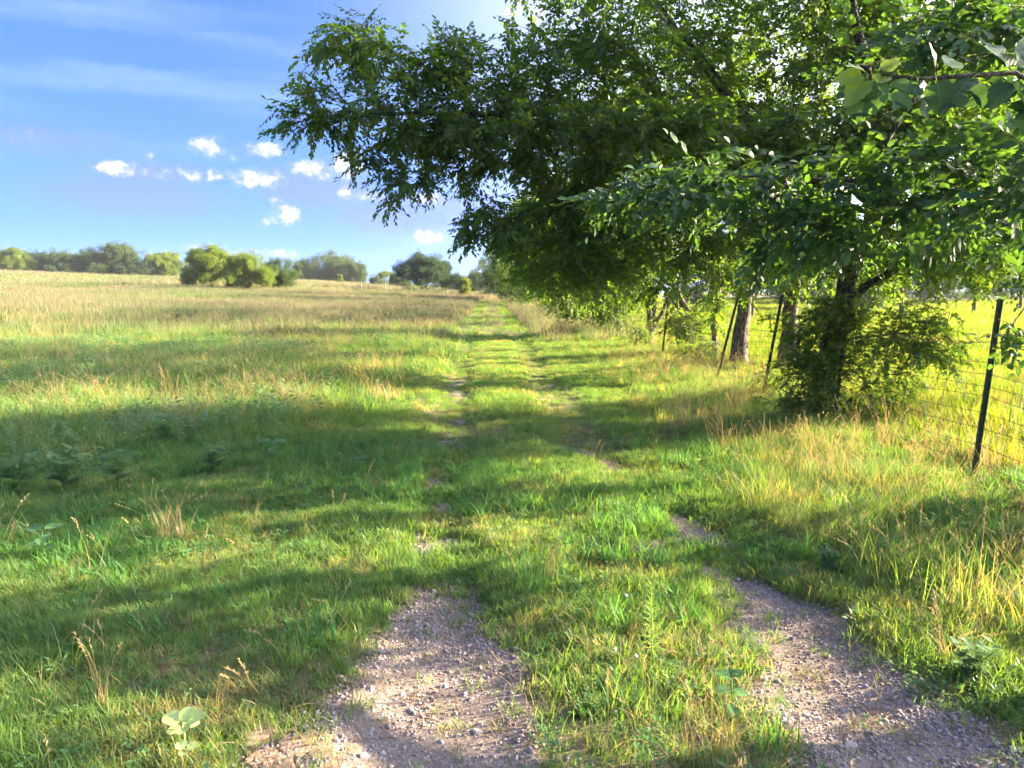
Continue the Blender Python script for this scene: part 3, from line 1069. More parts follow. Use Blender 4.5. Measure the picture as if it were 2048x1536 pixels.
_r = random.Random(3)
LIB['elm'] = library('elm_twig', [twig_mesh('elm_twig', M['elm'], 11, .34, .075, .52, .35, _r) for _ in range(5)])
LIB['mulberry'] = library('mulberry_twig', [twig_mesh('mulberry_twig', M['mulberry'], 8, .36, .098, .66, .4, _r) for _ in range(5)])
LIB['ivy'] = library('ivy_twig', [twig_mesh('ivy_twig', M['ivy'], 12, .22, .042, .72, .6, _r) for _ in range(4)])
LIB['hedge'] = library('hedge_clump', [clump_mesh('hedge_clump', M['hedge'], 26, .28, .095, _r) for _ in range(5)])
LIB['sprig_g'] = library('hedge_sprig', [twig_mesh('hedge_sprig', M['hedge'], 12, .3, .06, .55, .4, _r, kind='simple') for _ in range(4)])
LIB['far_green'] = library('far_clump', [clump_mesh('far_clump', M['far_green'], 30, .55, .2, _r) for _ in range(5)])
LIB['far_yellow'] = library('far_yellow_clump', [clump_mesh('far_yellow_clump', M['far_yellow'], 30, .42, .17, _r) for _ in range(5)])
LIB['far_dark'] = library('far_dark_clump', [clump_mesh('far_dark_clump', M['far_dark'], 34, .45, .15, _r) for _ in range(5)])


def smooth_path(pts, step=.3, jit=0.0, r=None):
    pts = np.asarray(pts, float)
    if len(pts) == 2:
        pts = np.array([pts[0], (pts[0] + pts[1]) / 2, pts[1]])
    out_ = []
    n = len(pts)
    for i in range(n - 1):
        p0, p1, p2, p3 = pts[max(i - 1, 0)], pts[i], pts[i + 1], pts[min(i + 2, n - 1)]
        k = max(2, int(np.linalg.norm(p2 - p1) / step))
        for j in range(k):
            t = j / k
            out_.append(.5 * (2 * p1 + (p2 - p0) * t + (2 * p0 - 5 * p1 + 4 * p2 - p3) * t * t + (3 * p1 - p0 - 3 * p2 + p3) * t ** 3))
    out_.append(pts[-1])
    out_ = np.array(out_)
    if jit and r is not None:
        out_[1:] += r.normal(0, jit, out_[1:].shape)
    return out_


class Tree:
    def __init__(s, limbs, seed, step=.32, jit=.02):
        """limbs: list of (points, start radius, end radius); the first is the trunk"""
        s.r = np.random.default_rng(seed)
        s.P, s.par, s.rmin = [], [], []
        s.trunk_n = 0
        s.limbs = []
        for k, (pts, r0, r1) in enumerate(limbs):
            path = smooth_path(pts, step, jit, s.r)
            if k == 0:
                prev = -1
            else:
                d = np.linalg.norm(np.array(s.P) - path[0], axis=1)
                prev = int(np.argmin(d))
                path = path[1:] if d[prev] < .25 else path
            ids = []
            for i, p in enumerate(path):
                s.P.append(p)
                s.par.append(prev)
                t = i / max(1, len(path) - 1)
                s.rmin.append(r0 + (r1 - r0) * t ** .8)
                prev = len(s.P) - 1
                ids.append(prev)
            s.limbs.append(ids)
        s.n_limb = len(s.P)
        s.ends = []

    def grow(s, E, pull=.35, step=.3, sag=.12, maxd=None):
        P = np.array(s.P)
        cap = len(P) + len(E) * 14 + 100
        buf = np.zeros((cap, 3))
        buf[:len(P)] = P
        n = len(P)
        base = len(s.limbs[0]) // 3
        d0 = np.min(np.linalg.norm(E[:, None] - P[None, base:, :], axis=2), axis=1)
        E = E[np.argsort(d0)]
        for e in E:
            dv = buf[base:n] - e
            d = np.linalg.norm(dv, axis=1)
            cost = d + np.maximum(0, dv[:, 2]) * .5
            j = int(np.argmin(cost)) + base
            if maxd and d[j - base] > maxd:
                continue
            a_ = buf[j]
            L = np.linalg.norm(e - a_)
            if L < .05:
                continue
            k = min(13, max(1, int(L / step)))
            side = s.r.normal(0, 1, 3) * .10 * L
            prev = j
            for q in range(1, k + 1):
                t = q / k
                p = a_ + (e - a_) * t + (side + np.array((0, 0, sag * L))) * 4 * t * (1 - t) * .5
                if n >= cap:
                    break
                buf[n] = p
                s.P.append(p)
                s.par.append(prev)
                s.rmin.append(0)
                prev = n
                n += 1
            s.ends.append(prev)
        return s

    def finish(s, tip=.003, ex=2.3):
        n = len(s.P)
        acc = np.zeros(n)
        par = np.array(s.par)
        rad = np.zeros(n)
        for i in range(n - 1, -1, -1):
            rad[i] = max(acc[i] ** (1 / ex) if acc[i] > 0 else tip, s.rmin[i], tip)
            if par[i] >= 0:
                acc[par[i]] += (acc[i] if acc[i] > 0 else tip ** ex) + (0)
        s.rad = np.where(np.arange(n) < s.n_limb, np.array(s.rmin), np.minimum(rad, .05))
        s.kids = [[] for _ in range(n)]
        for i in range(n):
            if par[i] >= 0:
                s.kids[par[i]].append(i)
        return s

    def meshes(s, bark, twigm, tsides=12, bsides=5):
        """trunk mesh and branch mesh"""
        P = np.array(s.P)
        mt = MB()
        ids = s.limbs[0]
        pts = P[ids]
        rr = np.array([s.rad[i] for i in ids])
        z0 = pts[0][2]
        flare = 1 + .45 * np.exp(-(pts[:, 2] - z0) / .22)
        tube(mt, pts, rr * flare, tsides, 0, True, .16, s.r)
        lm = []
        for ids in s.limbs[1:]:
            if len(ids) < 2:
                continue
            m_ = MB()
            st = [s.par[ids[0]]] + ids
            rr = [s.rad[ids[0]]] + [s.rad[i] for i in ids]
            tube(m_, P[st], rr, max(6, tsides - 3), 0, True, .12, s.r)
            lm.append(m_)
        mbz = MB()
        heavy = {}
        for i in range(len(P)):
            ks = [k for k in s.kids[i] if k >= s.n_limb]
            if i >= s.n_limb and ks:
                heavy[i] = max(ks, key=lambda k: s.rad[k])
        for i in range(s.n_limb, len(P)):
            if s.par[i] >= s.n_limb and heavy.get(s.par[i]) == i:
                continue
            ch = [s.par[i], i]
            while ch[-1] in heavy:
                ch.append(heavy[ch[-1]])
            rr = [min(s.rad[ch[0]], s.rad[ch[1]] * 1.2)] + [s.rad[k] for k in ch[1:]]
            tube(mbz, P[ch], rr, bsides if max(rr) > .012 else 4, 0, False)
        return mt, lm, mbz

    def twigs(s, per, spread=.18, rmax=.02, out=0.9, up=0.0, ends_only=False):
        """positions and rotations of leafy twigs along the thin branches"""
        P = np.array(s.P)
        ids = [i for i in range(s.n_limb, len(P)) if s.rad[i] < rmax] if not ends_only else list(s.ends)
        ids = np.array(ids)
        if len(ids) == 0:
            return np.zeros((0, 3)), np.zeros((0, 3))
        k = s.r.poisson(per, len(ids))
        ids = np.repeat(ids, k)
        par = np.array(s.par)[ids]
        t = s.r.random(len(ids))[:, None]
        pos = P[par] * (1 - t) + P[ids] * t
        d = P[ids] - P[par]
        d /= np.maximum(np.linalg.norm(d, axis=1, keepdims=True), 1e-6)
        v = d * out + s.r.normal(0, .62, d.shape)
        v[:, 2] = v[:, 2] * .7 + up
        v /= np.linalg.norm(v, axis=1, keepdims=True)
        pos = pos + s.r.normal(0, spread * .2, pos.shape)
        rot = np.stack([s.r.normal(0, .5, len(pos)), -np.arcsin(v[:, 2]), np.arctan2(v[:, 1], v[:, 0])], 1)
        return pos, rot


def ell(c, rad, n, r, hollow=.25):
    v = r.normal(0, 1, (n, 3))
    v /= np.linalg.norm(v, axis=1, keepdims=True)
    q = (hollow + (1 - hollow) * r.random(n)) ** (1 / 2.2)
    return np.asarray(c) + v * q[:, None] * np.asarray(rad)


def pblob(px, py, Y, rx, ry, rd, n, r, hollow=.1):
    """endpoints in an ellipsoid given by its place in the photo and its distance"""
    c = at(px, py, Y)
    return ell(c, (rx / F_PX * Y, rd, ry / F_PX * Y), n, r, hollow)


def build_tree(T, base, name, label, cat, lib, bark, per, size, group=None, rmax=.02, spread=.18, up=-.05, tsides=12, crown_name='crown', bsides=5, drop=None):
    T.finish()
    root = thing(name, base, label, cat, group)
    mt, lm, mbr = T.meshes(bark, M['twig'], tsides, bsides)
    obj('trunk', mt.mesh('trunk', [bark], True), root)
    for m_ in lm:
        obj('limb', m_.mesh('limb', [M['limb_dark'] if bark is M['bark_dark'] else M['twig']], True), root)
    br = obj('branches', mbr.mesh('branches', [bark], True), root)
    pos, rot = T.twigs(per, spread, rmax, up=up)
    if drop is not None:
        k = ~drop(pos)
        pos, rot = pos[k], rot[k]
    s = size * T.r.uniform(.75, 1.25, len(pos))
    cr_ = scatter(crown_name, LIB[lib], pos, rot, s, parent=root, kind='stuff')
    return root, br, cr_, pos


rt = np.random.default_rng(11)

# --- near elm A, its long limb reaching left over the track
zA = tz(3.95, 9.7)
TA = Tree([
    ([(3.95, 9.7, zA - .1), (4.0, 9.72, .6), (4.15, 9.75, 1.4), (4.5, 9.85, 2.4), (5.1, 10.0, 3.4), (5.7, 10.2, 4.8), (6.0, 10.3, 6.2)], .14, .05),
    ([(4.3, 9.8, 1.9), (3.9, 9.6, 2.7), (3.2, 9.45, 3.2), (2.0, 9.3, 3.45), (.6, 9.1, 3.5), (-.7, 9.0, 3.62), (-1.9, 8.9, 3.55)], .085, .016),
    ([(3.2, 9.45, 3.2), (2.5, 9.9, 4.2), (1.7, 10.2, 5.4), (1.2, 10.3, 6.3)], .08, .03),
    ([(4.5, 9.85, 2.4), (4.2, 9.2, 3.6), (3.6, 8.7, 4.9), (3.2, 8.6, 6.2)], .08, .03),
    ([(5.1, 10, 3.4), (6.2, 9.6, 4.0), (7.2, 9.2, 4.4)], .07, .03),
    ([(4.15, 9.75, 1.5), (5.1, 9.3, 2.1), (6.1, 9.0, 2.4)], .05, .02),
    ([(.6, 9.1, 3.5), (-.6, 9.2, 4.0), (-1.7, 9.2, 4.5)], .03, .012),
], 5)
E = np.concatenate([
    pblob(690, 85, 9.2, 75, 35, .5, 26, rt), pblob(640, 175, 9, 40, 30, .4, 10, rt), pblob(790, 140, 9.1, 90, 45, .7, 34, rt),
    pblob(625, 232, 8.9, 75, 18, .3, 16, rt), pblob(760, 235, 9, 110, 45, .8, 44, rt), pblob(900, 110, 9.2, 60, 50, .7, 24, rt),
    pblob(960, 190, 9.2, 120, 80, .9, 70, rt), pblob(890, 280, 9.2, 110, 55, .8, 50, rt), pblob(1020, 270, 9.2, 100, 80, .9, 60, rt),
    pblob(745, 322, 8.9, 42, 9, .15, 7, rt), pblob(820, 355, 8.9, 60, 18, .3, 14, rt), pblob(795, 395, 8.9, 14, 16, .1, 3, rt),
    pblob(960, 370, 9.2, 45, 60, .4, 18, rt), pblob(1010, 440, 9.3, 60, 55, .5, 22, rt), pblob(940, 465, 9.1, 18, 35, .2, 6, rt),
    pblob(1130, 120, 9.6, 120, 110, 1.1, 90, rt), pblob(1130, 330, 9.6, 110, 120, 1.0, 120, rt), pblob(1090, 480, 9.8, 95, 80, .8, 80, rt), pblob(1200, 540, 10.2, 90, 45, .7, 36, rt),
    pblob(1290, 60, 9.8, 160, 140, 1.3, 130, rt), pblob(1330, 290, 9.8, 150, 130, 1.2, 110, rt), pblob(1280, 460, 10, 150, 80, 1.0, 90, rt),
    pblob(1550, 80, 10, 190, 160, 1.4, 170, rt), pblob(1560, 330, 10, 160, 130, 1.3, 110, rt), pblob(1530, 480, 10, 150, 80, 1, 80, rt),
    pblob(1820, 60, 10, 200, 160, 1.4, 160, rt), pblob(1830, 300, 10, 170, 120, 1.3, 100, rt), pblob(1760, 500, 9.6, 190, 55, .9, 60, rt),
    pblob(1960, 530, 9.4, 120, 50, .8, 34, rt), pblob(2080, 300, 10, 140, 200, 1.3, 100, rt),
    pblob(1980, 90, 10.6, 150, 150, 1.2, 150, rt), pblob(1700, 20, 10.4, 150, 120, 1.2, 90, rt), pblob(1320, 250, 8.6, 200, 45, .4, 80, rt), pblob(1640, 270, 8.7, 190, 60, .4, 80, rt), pblob(1900, 180, 8.8, 150, 80, .5, 60, rt),
    ell((5.3, 8.2, 2.7), (1.3, .9, .85), 90, rt), ell((6.2, 9.4, 3.0), (1.2, 1.0, .9), 60, rt),
    pblob(1400, -150, 10, 420, 130, 1.6, 120, rt), pblob(1850, -160, 10, 300, 150, 1.6, 80, rt), pblob(1080, -60, 10, 120, 50, 1, 24, rt),
])
TA.grow(E)
treeA, brA, crA, posA = build_tree(TA, (3.95, 9.7, zA), 'elm_tree', 'large dark elm at the fence reaching one long leafy limb left over the track', 'tree', 'elm', M['bark_dark'], 5.0, .86, 'trees along the fence row')

# --- mulberry right of the camera, trunk outside the frame
zM = tz(4.5, 3.3)
TM = Tree([
    ([(4.5, 3.3, zM - .1), (4.45, 3.35, .7), (4.4, 3.4, 1.3), (4.5, 3.5, 2.4), (4.6, 3.6, 3.6), (4.7, 3.8, 5.0)], .14, .05),
    ([(4.4, 3.4, 1.3), (3.8, 3.8, 1.8), (3.0, 4.2, 2.1), (2.2, 4.5, 2.24), (1.5, 4.7, 2.3), (1.0, 4.9, 2.28)], .030, .005),
    ([(4.45, 3.42, 1.6), (3.5, 2.9, 1.95), (2.5, 2.5, 2.12), (1.8, 2.3, 2.18), (1.35, 2.22, 2.2), (.98, 2.2, 2.195)], .022, .004),
    ([(4.4, 3.4, 1.3), (4.0, 4.4, 1.7), (3.4, 5.2, 2.0), (2.7, 5.6, 2.15)], .045, .012),
    ([(4.5, 3.5, 2.4), (3.8, 4.6, 3.4), (3.2, 5.4, 4.4)], .05, .015),
    ([(4.5, 3.5, 2.4), (4.0, 2.6, 3.2), (3.4, 1.6, 3.8)], .05, .015),
], 9)
E = np.concatenate([
    pblob(1340, 370, 4.9, 110, 50, .35, 26, rt), pblob(1230, 400, 5.0, 50, 30, .3, 8, rt), pblob(1480, 380, 4.6, 130, 70, .5, 34, rt), pblob(1620, 430, 4.4, 130, 80, .5, 34, rt),
    pblob(1800, 380, 4.0, 140, 100, .5, 34, rt), pblob(1960, 330, 3.6, 120, 120, .5, 28, rt),
    pblob(1850, 450, 4.8, 150, 45, .5, 16, rt), pblob(2000, 440, 4.2, 90, 60, .4, 12, rt), pblob(1780, 90, 4.2, 170, 90, .5, 10, rt), pblob(1980, 60, 3.8, 130, 80, .4, 26, rt), pblob(1860, 40, 4.4, 150, 60, .5, 18, rt),
    pblob(2040, 690, 5.0, 25, 40, .2, 5, rt),
    ell((5.3, 7.2, 2.4), (1.1, .6, .95), 110, rt), ell((5.2, 8.0, 2.9), (1.1, .7, 1.0), 90, rt), ell((5.6, 4.6, 3.2), (1.3, 1.3, 1.3), 70, rt), ell((5.3, 5.35, 2.2), (.8, .75, .5), 80, rt),
    ell((4.4, 3.8, 3.9), (1.8, 1.9, 1.6), 110, rt), ell((4.6, 2.2, 2.9), (1.3, 1.5, 1.3), 50, rt), ell((4.6, 5.4, 2.7), (1.0, .9, .9), 26, rt),
])
TM.grow(E, step=.25)
NEAR_KEEP = []


def mul_drop(pos):
    return (pos[:, 1] < 2.9) & (pos[:, 0] < 2.3) & (pos[:, 2] < 2.7)


treeM, brM, crM, posM = build_tree(TM, (4.5, 3.3, zM), 'mulberry_tree', 'mulberry overhanging from the right, nearest broad green leaves of the canopy', 'tree', 'mulberry', M['bark'], 3.0, .66, None, rmax=.025, drop=mul_drop, crown_name='crown')

def vein(m_):
    b = NB(m_.node_tree)
    tcn = b.n('ShaderNodeTexCoord')
    sp = b.n('ShaderNodeSeparateXYZ', ins={0: tcn.outputs['Object']})
    ay = b.math('ABSOLUTE', sp.outputs[1])
    mid = b.ss(ay, .022, .006)
    lat = b.math('SINE', b.math('MULTIPLY', b.math('SUBTRACT', sp.outputs[0], b.math('MULTIPLY', ay, .75)), 52.0))
    lat = b.math('MULTIPLY', b.ss(lat, .86, .99), .55)
    k = b.math('MAXIMUM', mid, lat)
    for nd in list(m_.node_tree.nodes):
        if nd.type in ('BSDF_PRINCIPLED', 'BSDF_TRANSLUCENT'):
            src = nd.inputs[0].links[0].from_socket
            col = b.mix(b.math('MULTIPLY', k, .5), src, (.22, .30, .12) if nd.type == 'BSDF_PRINCIPLED' else (.16, .16, .03))
            m_.node_tree.links.new(col, nd.inputs[0])
        if nd.type == 'BSDF_PRINCIPLED':
            bp_ = b.n('ShaderNodeBump', ins={'Height': k, 'Strength': .35, 'Distance': .004})
            m_.node_tree.links.new(bp_.outputs[0], nd.inputs['Normal'])
    return m_


M['mulberry_v'] = vein(leaf_mat('veined_mulberry_leaf', (.032, .085, .036), (.055, .12, .042), (3.0, 2.6, .5), .32, .48, .32))
M['mulberry_young'] = vein(M['mulberry_young'])

# large leaves of the nearest mulberry sprays, each its own piece
leaf_me = {}
_r = random.Random(12)
for key, deep, mm in (('lobed', True, 'mulberry_v'), ('heart', False, 'mulberry_v'), ('young_lobed', True, 'mulberry_young'), ('young_heart', False, 'mulberry_young')):
    leaf_me[key] = []
    for k in range(3):
        mb = MB()
        leaf_lobed(mb, 1.0, deep, 0, _r)
        leaf_me[key].append(mb.mesh('leaf', [M[mm], M['spire']], True))


def leaf_obj(me, p, d, up, L, parent, name='leaf', label=None):
    o = obj(name, me, parent, label=label)
    fr = frame_from(d, up)
    Mx = Matrix([list(fr[0]) + [p[0]], list(fr[1]) + [p[1]], list(fr[2]) + [p[2]], [0, 0, 0, 1]])
    o.matrix_basis = Mx @ Matrix.Scale(L, 4)
    return o


near_limb = [o for o in treeM.children if o.name.startswith('limb')][1]
nb = smooth_path([(3.5, 2.9, 1.95), (2.5, 2.5, 2.12), (1.8, 2.3, 2.18), (1.35, 2.22, 2.2), (.98, 2.2, 2.195)], .05)
# (photo x, y of the leaf's far end, size in pixels, kind)
NEARL = [(1665, 250, 95, 'young_heart'), (1640, 215, 85, 'young_lobed'), (1720, 240, 110, 'lobed'), (1672, 110, 60, 'young_lobed'), (1610, 165, 80, 'young_heart'), (1740, 235, 95, 'heart'),
         (1800, 200, 95, 'lobed'), (1850, 205, 110, 'lobed'), (1830, 250, 80, 'heart'), (1905, 190, 130, 'lobed'), (1960, 195, 130, 'lobed'), (1900, 120, 85, 'young_heart'),
         (1990, 80, 110, 'lobed'), (1960, 50, 95, 'heart'), (2030, 40, 90, 'young_heart'), (1890, 255, 100, 'heart'), (1945, 265, 100, 'heart'), (2010, 160, 130, 'lobed'), (2040, 230, 130, 'lobed'),
         (1870, 95, 70, 'heart'), (1780, 130, 60, 'young_heart'), (2060, 110, 120, 'heart')]
for (px, py, sz, kd) in NEARL:
    i = int(np.argmin(np.linalg.norm(nb - at(px, py, 2.25), axis=1)))
    i = min(len(nb) - 1, max(0, i + _r.randint(-2, 1)))
    s0 = nb[i]
    e = at(px, py, s0[1] + _r.uniform(-.05, .05))
    d = e - s0
    L = sz / F_PX * s0[1] * .66
    # stalk foot on the branch, leaf heading to its place
    leaf_obj(_r.choice(leaf_me[kd]), s0, d, (_r.gauss(0, .3), -.7 + _r.gauss(0, .2), .75), L, near_limb)
# leaves of the middle sprays: the twigs nearest to the camera become single leaves
cand = [i for i in TM.ends if TM.P[i][1] < 5.0 and TM.P[i][2] > 1.7 and abs(TM.P[i][0] / TM.P[i][1]) < .68]
cand.sort(key=lambda i: TM.P[i][1])
cnt = 0
for i in cand:
    if cnt >= 250:
        break
    p1, p0 = np.array(TM.P[i]), np.array(TM.P[TM.par[i]])
    d = p1 - p0
    d /= np.linalg.norm(d)
    for k in range(4):
        t = (k + .5) / 4
        side = np.cross(d, (0, 0, 1)) * (1 if k % 2 else -1)
        dd = d * .6 + side * _r.uniform(.4, 1.0) + np.array((0, 0, _r.uniform(-.8, .1)))
        leaf_obj(_r.choice(leaf_me['heart'] if _r.random() < .85 else leaf_me['lobed']), p0 + (p1 - p0) * t, dd, (_r.gauss(0, .4), _r.gauss(-.3, .4), 1), _r.uniform(.055, .095), brM)
        cnt += 1

# thickets along the fence under the mulberry, just right of the frame
for k, (bx_, by_, blobs_, lab) in enumerate([
        (5.3, 5.3, [((5.3, 5.35, .95), (.55, .85, .8), 150)], 'leafy thicket on the fence line beyond the mulberry trunk'),
        (5.2, 2.9, [((5.2, 2.9, 1.0), (.55, .75, .85), 120), ((5.0, 1.6, 1.0), (.5, .6, .8), 70)], 'leafy thicket on the fence line nearest to the camera')]):
    zt = tz(bx_, by_)
    TT = Tree([([(bx_, by_, zt), (bx_ - .05, by_ + .05, .7), (bx_, by_, 1.4)], .03, .012), ([(bx_, by_, .3), (bx_ - .1, by_ - .6, .8)], .02, .008)], 33 + k)
    TT.grow(np.concatenate([ell(c_, r_, n_, rt, 0) for c_, r_, n_ in blobs_]), step=.2)
    build_tree(TT, (bx_, by_, zt), 'fence_thicket', lab, 'bush', 'sprig_g', M['twig'], 2.8, 1.1, None, rmax=.05, tsides=5, bsides=4, crown_name='foliage')

# --- other fence row trees with clear trunks
def row_tree(name, label, base, trunk, limbs, blobs, seed, lib='elm', bark='bark', per=1.5, size=1.0, r0=.16, r1=.06, step=.34, rmax=.02, group='trees along the fence row', sag=.12):
    z = tz(base[0], base[1])
    pts = [(base[0], base[1], z - .1)] + trunk
    T = Tree([(pts, r0, r1)] + limbs, seed)
    T.grow(np.concatenate(blobs), step=step, sag=sag)
    return build_tree(T, (base[0], base[1], z), name, label, 'tree', lib, M[bark], per, size, group, rmax=rmax)


row_tree('elm_tree', 'straight grey-barked trunk right of its twin, just left of the vine-wrapped trunk', (5.5, 15.4),
         [(5.52, 15.4, .8), (5.6, 15.4, 2.0), (5.65, 15.5, 3.2), (5.6, 15.6, 5)], [([(5.65, 15.5, 3.2), (4.8, 15, 4.4), (4.0, 14.6, 5.6)], .08, .03), ([(5.6, 15.4, 2.2), (4.8, 14.8, 2.7), (3.9, 14.4, 2.9)], .05, .015), ([(5.65, 15.5, 3.2), (6.8, 15.4, 4.6)], .08, .03)],
         [ell((5.3, 15.4, 5.2), (2.8, 2.2, 2.2), 190, rt), pblob(1330, 520, 14.4, 110, 60, .8, 40, rt), pblob(1500, 540, 14.6, 120, 50, .9, 40, rt), pblob(1700, 540, 14.8, 130, 50, .9, 34, rt)], 21, per=4.6, size=1.15, r0=.165, r1=.09)
row_tree('elm_tree', 'thick furrowed grey trunk with a leaning steel post at its left', (4.72, 15.9),
         [(4.74, 15.9, .8), (4.82, 15.9, 2.0), (4.7, 16, 3.2), (4.4, 16.1, 5)], [([(4.82, 15.9, 2.1), (3.9, 15.6, 2.7), (2.9, 15.4, 3.1)], .06, .015), ([(4.7, 16, 3.2), (3.4, 16, 4.4), (2.4, 16, 5.2)], .08, .02)],
         [ell((3.9, 16.2, 5.2), (2.6, 2.2, 2.2), 190, rt), pblob(1130, 520, 15.5, 110, 70, .8, 90, rt), pblob(1250, 570, 15.2, 90, 30, .6, 22, rt), pblob(1080, 440, 15.5, 70, 70, .8, 26, rt)], 22, per=4.6, size=1.15, r0=.175, r1=.09)
row_tree('hackberry_tree', 'slim forked tree with pale stems leaning apart in a wide V', (4.55, 19.7),
         [(4.55, 19.7, .5), (4.5, 19.7, 1.0), (4.1, 19.6, 1.8), (3.7, 19.5, 2.8), (3.5, 19.5, 4.4)], [([(4.5, 19.7, 1.0), (5.1, 19.8, 1.5), (5.7, 19.9, 2.2), (6, 20, 3.6)], .09, .03), ([(4.5, 19.7, .7), (4.0, 19.4, 1.5), (3.4, 19.2, 2.0)], .045, .02)],
         [ell((3.7, 19.6, 5.0), (2.8, 2.4, 2.5), 260, rt), pblob(1200, 560, 19, 80, 40, .8, 34, rt), pblob(1380, 640, 19.4, 45, 30, .5, 22, rt), ell((5.9, 20, 4.2), (1.4, 1.6, 1.6), 60, rt)], 23, 'sprig_g', per=5.5, size=1.6, r0=.12, r1=.04)
row_tree('hackberry_tree', 'multi-stemmed tree of pale leaning stems rising behind a dark post', (3.98, 22.4),
         [(4.05, 22.4, .7), (4.2, 22.4, 1.6), (4.5, 22.5, 2.6), (4.6, 22.5, 4.4)], [([(4.02, 22.4, .2), (3.95, 22.3, 1.2), (3.8, 22.3, 2.4), (3.5, 22.3, 4)], .08, .03), ([(4.05, 22.4, .4), (4.5, 22.3, 1.4), (5.0, 22.2, 2.4)], .07, .03)],
         [ell((3.4, 22.8, 4.8), (2.8, 2.6, 2.5), 260, rt), pblob(1140, 590, 21.5, 70, 30, .9, 34, rt)], 24, 'sprig_g', per=5.5, size=1.6, r0=.10, r1=.04)
# vine-wrapped slim trunk
row_tree('slim_tree', 'slim tree with a vine climbing its trunk between two grey trunks', (4.85, 18.3),
         [(4.83, 18.3, .8), (4.86, 18.3, 1.8), (4.9, 18.4, 3.2)], [],
         [ell((4.85, 18.3, 1.25), (.26, .26, .75), 60, rt, 0), ell((4.9, 18.5, 3.6), (1.5, 1.4, 1.2), 60, rt)], 25, 'ivy', per=1.4, size=1.5, r0=.07, r1=.04, rmax=.05)

# vine thicket round the elm's foot
zb = tz(3.9, 9.5)
TV = Tree([([(3.92, 9.55, zb), (3.9, 9.5, .6), (3.95, 9.5, 1.2), (4.0, 9.5, 1.6)], .03, .012), ([(3.95, 9.5, 1.0), (4.6, 9.3, 1.1), (5.2, 9.2, 1.15)], .015, .006), ([(3.92, 9.52, .4), (3.5, 9.6, .55)], .012, .006)], 30)
E = np.concatenate([pblob(1640, 690, 9.4, 70, 80, .45, 230, rt), pblob(1680, 620, 9.4, 50, 40, .4, 60, rt), pblob(1640, 790, 9.4, 60, 34, .4, 60, rt), pblob(1575, 800, 9.5, 45, 30, .35, 30, rt), pblob(1720, 810, 9.4, 50, 25, .3, 24, rt), pblob(1690, 640, 9.4, 60, 45, .4, 60, rt), pblob(1600, 755, 9.5, 45, 55, .35, 50, rt), pblob(1690, 720, 9.35, 45, 60, .3, 40, rt),
                    pblob(1780, 690, 9.2, 90, 50, .35, 110, rt), pblob(1850, 640, 9.2, 80, 35, .35, 70, rt), pblob(1880, 700, 9.1, 60, 45, .3, 50, rt), pblob(1770, 770, 9.3, 70, 35, .3, 40, rt), pblob(1560, 640, 9.6, 40, 30, .3, 12, rt)])
TV.grow(E, step=.16)
build_tree(TV, (3.92, 9.55, zb), 'vine_thicket', 'dark tangled vine thicket wrapped round the elm trunk at the fence', 'bush', 'ivy', M['twig'], 2.2, .9, None, rmax=.05, tsides=6, bsides=4, crown_name='foliage')

# receding row: trunks plus clumped crowns
ROW = [(3.75, 27.5, 4.6, 2.2), (3.4, 35.5, 7.6, 3.2), (3.1, 41.5, 8.0, 3.4), (2.7, 49, 8.2, 3.6), (2.4, 57, 8.8, 3.8), (2.0, 67, 9, 4.0), (1.7, 79, 9.4, 4.4), (1.2, 94, 9.4, 4.8), (.4, 112, 9.4, 5), (-.8, 134, 9, 5), (-2.5, 160, 8, 6)]
ordw = ['first', 'second', 'third', 'fourth', 'fifth', 'sixth', 'seventh', 'eighth', 'ninth', 'tenth', 'eleventh']
for k, (tx, ty, th, tr2) in enumerate(ROW):
    z = tz(tx, ty)
    r_ = np.random.default_rng(60 + k)
    T = Tree([([(tx, ty, z - .1), (tx + .1, ty, z + 1.2), (tx + r_.normal(0, .3), ty, z + th * .5), (tx + r_.normal(0, .4), ty, z + th * .8)], .13, .05),
              ([(tx + .1, ty, z + 1.2), (tx - tr2 * .5, ty - .3, z + th * .42)], .05, .02), ([(tx + .1, ty, z + 1.3), (tx + tr2 * .5, ty + .3, z + th * .45)], .05, .02)], 70 + k)
    n_ = int(110 + 260 * min(1, 30 / ty))
    E = np.concatenate([ell((tx - .2, ty, z + th * .58), (tr2, tr2 * 1.05, th * .44), n_, r_, .2), ell((tx - tr2 * .45, ty - .5, z + th * .28), (tr2 * .6, tr2 * .8, th * .2), n_ // 3, r_, .1)])
    T.grow(E, step=.7)
    lib = 'hedge' if ty < 60 else 'far_green'
    build_tree(T, (tx, ty, z), 'hedgerow_tree', '%s leafy tree down the fence row beyond the forked pale stems' % ordw[k], 'tree', lib, M['bark'], 2.6 if ty < 60 else 2.2, 1.0 if ty < 60 else .9, 'trees along the fence row', rmax=.06, tsides=7, bsides=4)

